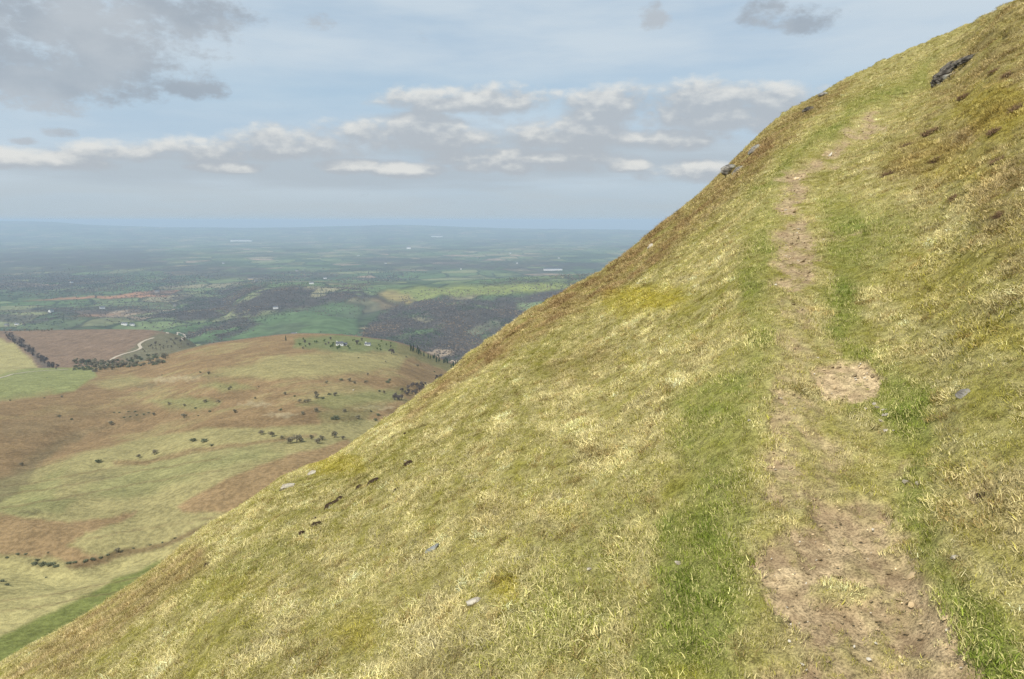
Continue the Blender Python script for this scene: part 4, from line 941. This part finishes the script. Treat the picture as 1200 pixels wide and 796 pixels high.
# ------------------------------------------------------------------ haze
hb = 33000.0; zt = max(HILLMAX, float(VZ.max())) + 2; zb = -520.0
lowest = float(VZ.min()); zb = lowest - 1.5 if lowest < -400 else zb
zb = min(zb, float(Z.min()) - 1.5)
V = [(-1.8 * hb, -1500, zb), (1.8 * hb, -1500, zb), (1.8 * hb, hb, zb), (-1.8 * hb, hb, zb)]; V += [(a, b, zt) for a, b, _ in V]
hz, nt = mat('haze_air')
pv = N(nt, 'ShaderNodeVolumePrincipled'); pv.inputs['Color'].default_value = (.64, .81, .98, 1); pv.inputs['Density'].default_value = 8e-5; pv.inputs['Density Attribute'].default_value = ''; pv.inputs['Anisotropy'].default_value = 0
o_ = N(nt, 'ShaderNodeOutputMaterial'); L(nt, pv.outputs[0], o_.inputs['Volume'])
hz.cycles.homogeneous_volume = True
hzo = mesh_np('haze', V, [(0, 3, 2, 1), (4, 5, 6, 7), (0, 1, 5, 4), (1, 2, 6, 5), (2, 3, 7, 6), (3, 0, 4, 7)], hz, smooth=False)
hzo['kind'] = 'stuff'; hzo['label'] = 'pale blue haze softening the far valley'; hzo['category'] = 'haze'

# ------------------------------------------------------------------ sun, sky, clouds
SAZ = math.radians(216); SEL = math.radians(47)
sd = Vector((math.sin(SAZ) * math.cos(SEL), math.cos(SAZ) * math.cos(SEL), math.sin(SEL)))
sl = bpy.data.lights.new('sun', 'SUN'); sl.energy = 4.8; sl.angle = math.radians(.53); sl.color = (1, .955, .88)
so_ = bpy.data.objects.new('sun', sl); COL.objects.link(so_); so_.rotation_euler = sd.to_track_quat('Z', 'Y').to_euler(); so_.location = (0, -20, 60)
w = bpy.data.worlds.new('World'); sc.world = w; w.use_nodes = True; nt = w.node_tree; nt.nodes.clear()
sky = N(nt, 'ShaderNodeTexSky', sky_type='NISHITA', sun_disc=False, sun_elevation=SEL, sun_rotation=SAZ, altitude=600, air_density=1.0, dust_density=1.6, ozone_density=1.0)
tc = N(nt, 'ShaderNodeTexCoord'); sep = N(nt, 'ShaderNodeSeparateXYZ'); L(nt, tc.outputs['Generated'], sep.inputs[0])
az = math_(nt, 'ARCTAN2', sep.outputs[0], sep.outputs[1]); el = math_(nt, 'ARCSINE', sep.outputs[2])
def azel(u, v):
    m, e = px2me(u, v); a = math.atan(float(m)); return a, math.atan(float(e) * math.cos(a))
def comb(a, b, c=0.0):
    n = nt.nodes.new('ShaderNodeCombineXYZ')
    for i, q in enumerate((a, b, c)):
        if isinstance(q, (int, float)): n.inputs[i].default_value = q
        else: L(nt, q, n.inputs[i])
    return n.outputs[0]
def mx_(a, b): return math_(nt, 'MAXIMUM', a, b)
def cloudfield(lst, elv, azv):
    """highest of many flat-based lobes: 1 at a lobe's heart, 0 at its edge"""
    F_ = None
    for (u0, u1, vt, vb) in lst:
        a0, _ = azel(u0, (vt + vb) / 2); a1, _ = azel(u1, (vt + vb) / 2); _, et = azel((u0 + u1) / 2, vt); _, eb = azel((u0 + u1) / 2, vb)
        mid = eb + (et - eb) * .44
        dx = math_(nt, 'MULTIPLY', math_(nt, 'SUBTRACT', azv, (a0 + a1) / 2), 2 / (a1 - a0))
        de = math_(nt, 'SUBTRACT', elv, mid); dy_ = mx_(math_(nt, 'MULTIPLY', de, 1 / (et - mid)), math_(nt, 'MULTIPLY', de, -1 / (mid - eb)))
        q = math_(nt, 'SUBTRACT', 1.0, math_(nt, 'ADD', math_(nt, 'MULTIPLY', dx, dx), math_(nt, 'MULTIPLY', dy_, dy_)))
        F_ = q if F_ is None else mx_(F_, q)
    return mx_(F_, -1.0)
CUM = [(360, 610, 132, 180), (430, 560, 128, 172), (150, 340, 157, 192), (240, 440, 148, 190), (60, 200, 162, 190), (-80, 140, 172, 200), (430, 670, 96, 136), (640, 800, 98, 156), (720, 1000, 93, 160), (690, 930, 100, 158), (470, 640, 98, 134), (800, 980, 92, 154),
       (580, 760, 134, 182), (360, 450, 184, 204), (430, 540, 188, 210), (520, 600, 186, 205), (570, 640, 180, 206), (625, 710, 184, 206), (705, 770, 184, 202), (750, 880, 186, 214), (215, 320, 188, 204), (470, 760, 170, 200), (680, 880, 146, 178)]
def cum_density(de):
    e2 = math_(nt, 'ADD', el, de)
    f = cloudfield(CUM, e2, az)
    vec = comb(math_(nt, 'MULTIPLY', az, 1.0), math_(nt, 'MULTIPLY', e2, 1.9))
    n = noise_n(nt, vec, 14, 9, .57)
    n_ = math_(nt, 'MULTIPLY', math_(nt, 'SUBTRACT', n, .5), 3.7)
    vv = N(nt, 'ShaderNodeTexVoronoi', feature='SMOOTH_F1', i={'Scale': 60, 'Smoothness': .6}); L(nt, vec, vv.inputs['Vector'])
    bil = math_(nt, 'MULTIPLY', math_(nt, 'SUBTRACT', .45, vv.outputs['Distance']), .35)
    return math_(nt, 'ADD', math_(nt, 'ADD', f, n_), bil)
d0 = cum_density(0.0); d1 = cum_density(0.013)
alpha = ramp(nt, d0, (-.3, .75, 0, .88))
light = ramp(nt, math_(nt, 'SUBTRACT', d0, d1), (-.15, 1.3, 0, 1))
Ssc = 1 / .1
def C(r_, g_, b_):
    f = lambda q: ((q / 255 + .055) / 1.055) ** 2.4 if q > 10 else q / 255 / 12.92
    return (f(r_) * Ssc, f(g_) * Ssc, f(b_) * Ssc)
SKY = sky.outputs[0]
# air near the horizon and a thin high veil
veil = noise_n(nt, comb(math_(nt, 'MULTIPLY', az, 1.0), math_(nt, 'MULTIPLY', el, 5.0)), 2.6, 6, .55)
elr = ramp(nt, el, (0.0, .62, 0, 1))
base = mixc(nt, ramp(nt, el, (0.0, .16, .97, .85)), SKY, C(184, 205, 223))
base = mixc(nt, ramp(nt, veil, (.32, .62, 0, .85)), base, C(204, 217, 227))
band = ramp(nt, math_(nt, 'ABSOLUTE', math_(nt, 'SUBTRACT', el, azel(600, 115)[1])), (.0, .05, .38, 0))
base = mixc(nt, band, base, C(166, 197, 220))
low = ramp(nt, el, (azel(600, 262)[1], azel(600, 185)[1], .95, 0))
base = mixc(nt, low, base, C(182, 195, 203))
lowhaze_n = noise_n(nt, comb(az, math_(nt, 'MULTIPLY', el, 9)), 5, 5, .5)
base = mixc(nt, math_(nt, 'MULTIPLY', ramp(nt, lowhaze_n, (.42, .62, 0, .5)), ramp(nt, el, (azel(600, 240)[1], azel(600, 170)[1], 1, 0))), base, C(186, 196, 202))
# soft grey sheet behind the cumulus rows
sheet = cloudfield([(-100, 560, 172, 218), (380, 930, 150, 216), (100, 700, 176, 226)], el, az)
base = mixc(nt, ramp(nt, math_(nt, 'ADD', sheet, math_(nt, 'MULTIPLY', math_(nt, 'SUBTRACT', lowhaze_n, .5), 2.0)), (-.3, .9, 0, .8)), base, C(178, 189, 198))
ccol = mixc(nt, light, C(180, 187, 194), C(228, 228, 224))
base = mixc(nt, alpha, base, ccol)
# grey ragged clouds overhead
GREY = [(-140, 230, 20, 120), (-160, 150, 40, 125), (80, 300, -30, 52), (-160, 260, -40, 90), (-100, 170, -60, 40), (180, 275, 92, 118), (25, 110, 112, 140), (45, 95, 148, 161), (10, 45, 160, 170), (355, 395, 12, 36), (748, 786, 4, 36), (868, 925, -8, 36), (895, 975, 8, 42)]
g = cloudfield(GREY, el, az); gv = comb(math_(nt, 'MULTIPLY', az, 1.0), math_(nt, 'MULTIPLY', el, 1.8), 3.3)
gn = noise_n(nt, gv, 11, 9, .62); gd = math_(nt, 'ADD', math_(nt, 'ADD', g, math_(nt, 'MULTIPLY', math_(nt, 'SUBTRACT', gn, .5), 3.4)), math_(nt, 'MULTIPLY', math_(nt, 'SUBTRACT', noise_n(nt, gv, 34, 7, .65), .5), 3.6))
gn2 = noise_n(nt, gv, 6, 6, .55)
gcol = mixc(nt, ramp(nt, gn2, (.35, .65, 0, 1)), C(158, 168, 179), C(184, 191, 198))
base = mixc(nt, ramp(nt, gd, (-.3, 1.0, 0, .82)), base, gcol)
bg = N(nt, 'ShaderNodeBackground', i={'Strength': .1}); L(nt, base, bg.inputs[0]); wo = N(nt, 'ShaderNodeOutputWorld'); L(nt, bg.outputs[0], wo.inputs[0])
w.cycles.sampling_method = 'MANUAL'; w.cycles.sample_map_resolution = 512

# ------------------------------------------------------------------ camera & render settings
cam = bpy.data.cameras.new('camera'); co = bpy.data.objects.new('camera', cam); COL.objects.link(co); sc.camera = co
cam.sensor_width = 36; cam.lens = F / 1200 * 36; cam.clip_start = .05; cam.clip_end = 200000
co.rotation_euler = (math.pi / 2 - PITCH, 0, 0)
sc.view_settings.view_transform = 'Standard'; sc.view_settings.look = 'None'; sc.view_settings.gamma = 1; sc.view_settings.exposure = 0
cy = sc.cycles; cy.use_denoising = True; cy.max_bounces = 5; cy.diffuse_bounces = 2; cy.transparent_max_bounces = 4; cy.volume_bounces = 0
try: cy.denoiser = 'OPENIMAGEDENOISE'; cy.denoising_input_passes = 'RGB_ALBEDO_NORMAL'; cy.denoising_prefilter = 'NONE'; cy.denoising_quality = 'HIGH'
except Exception: pass
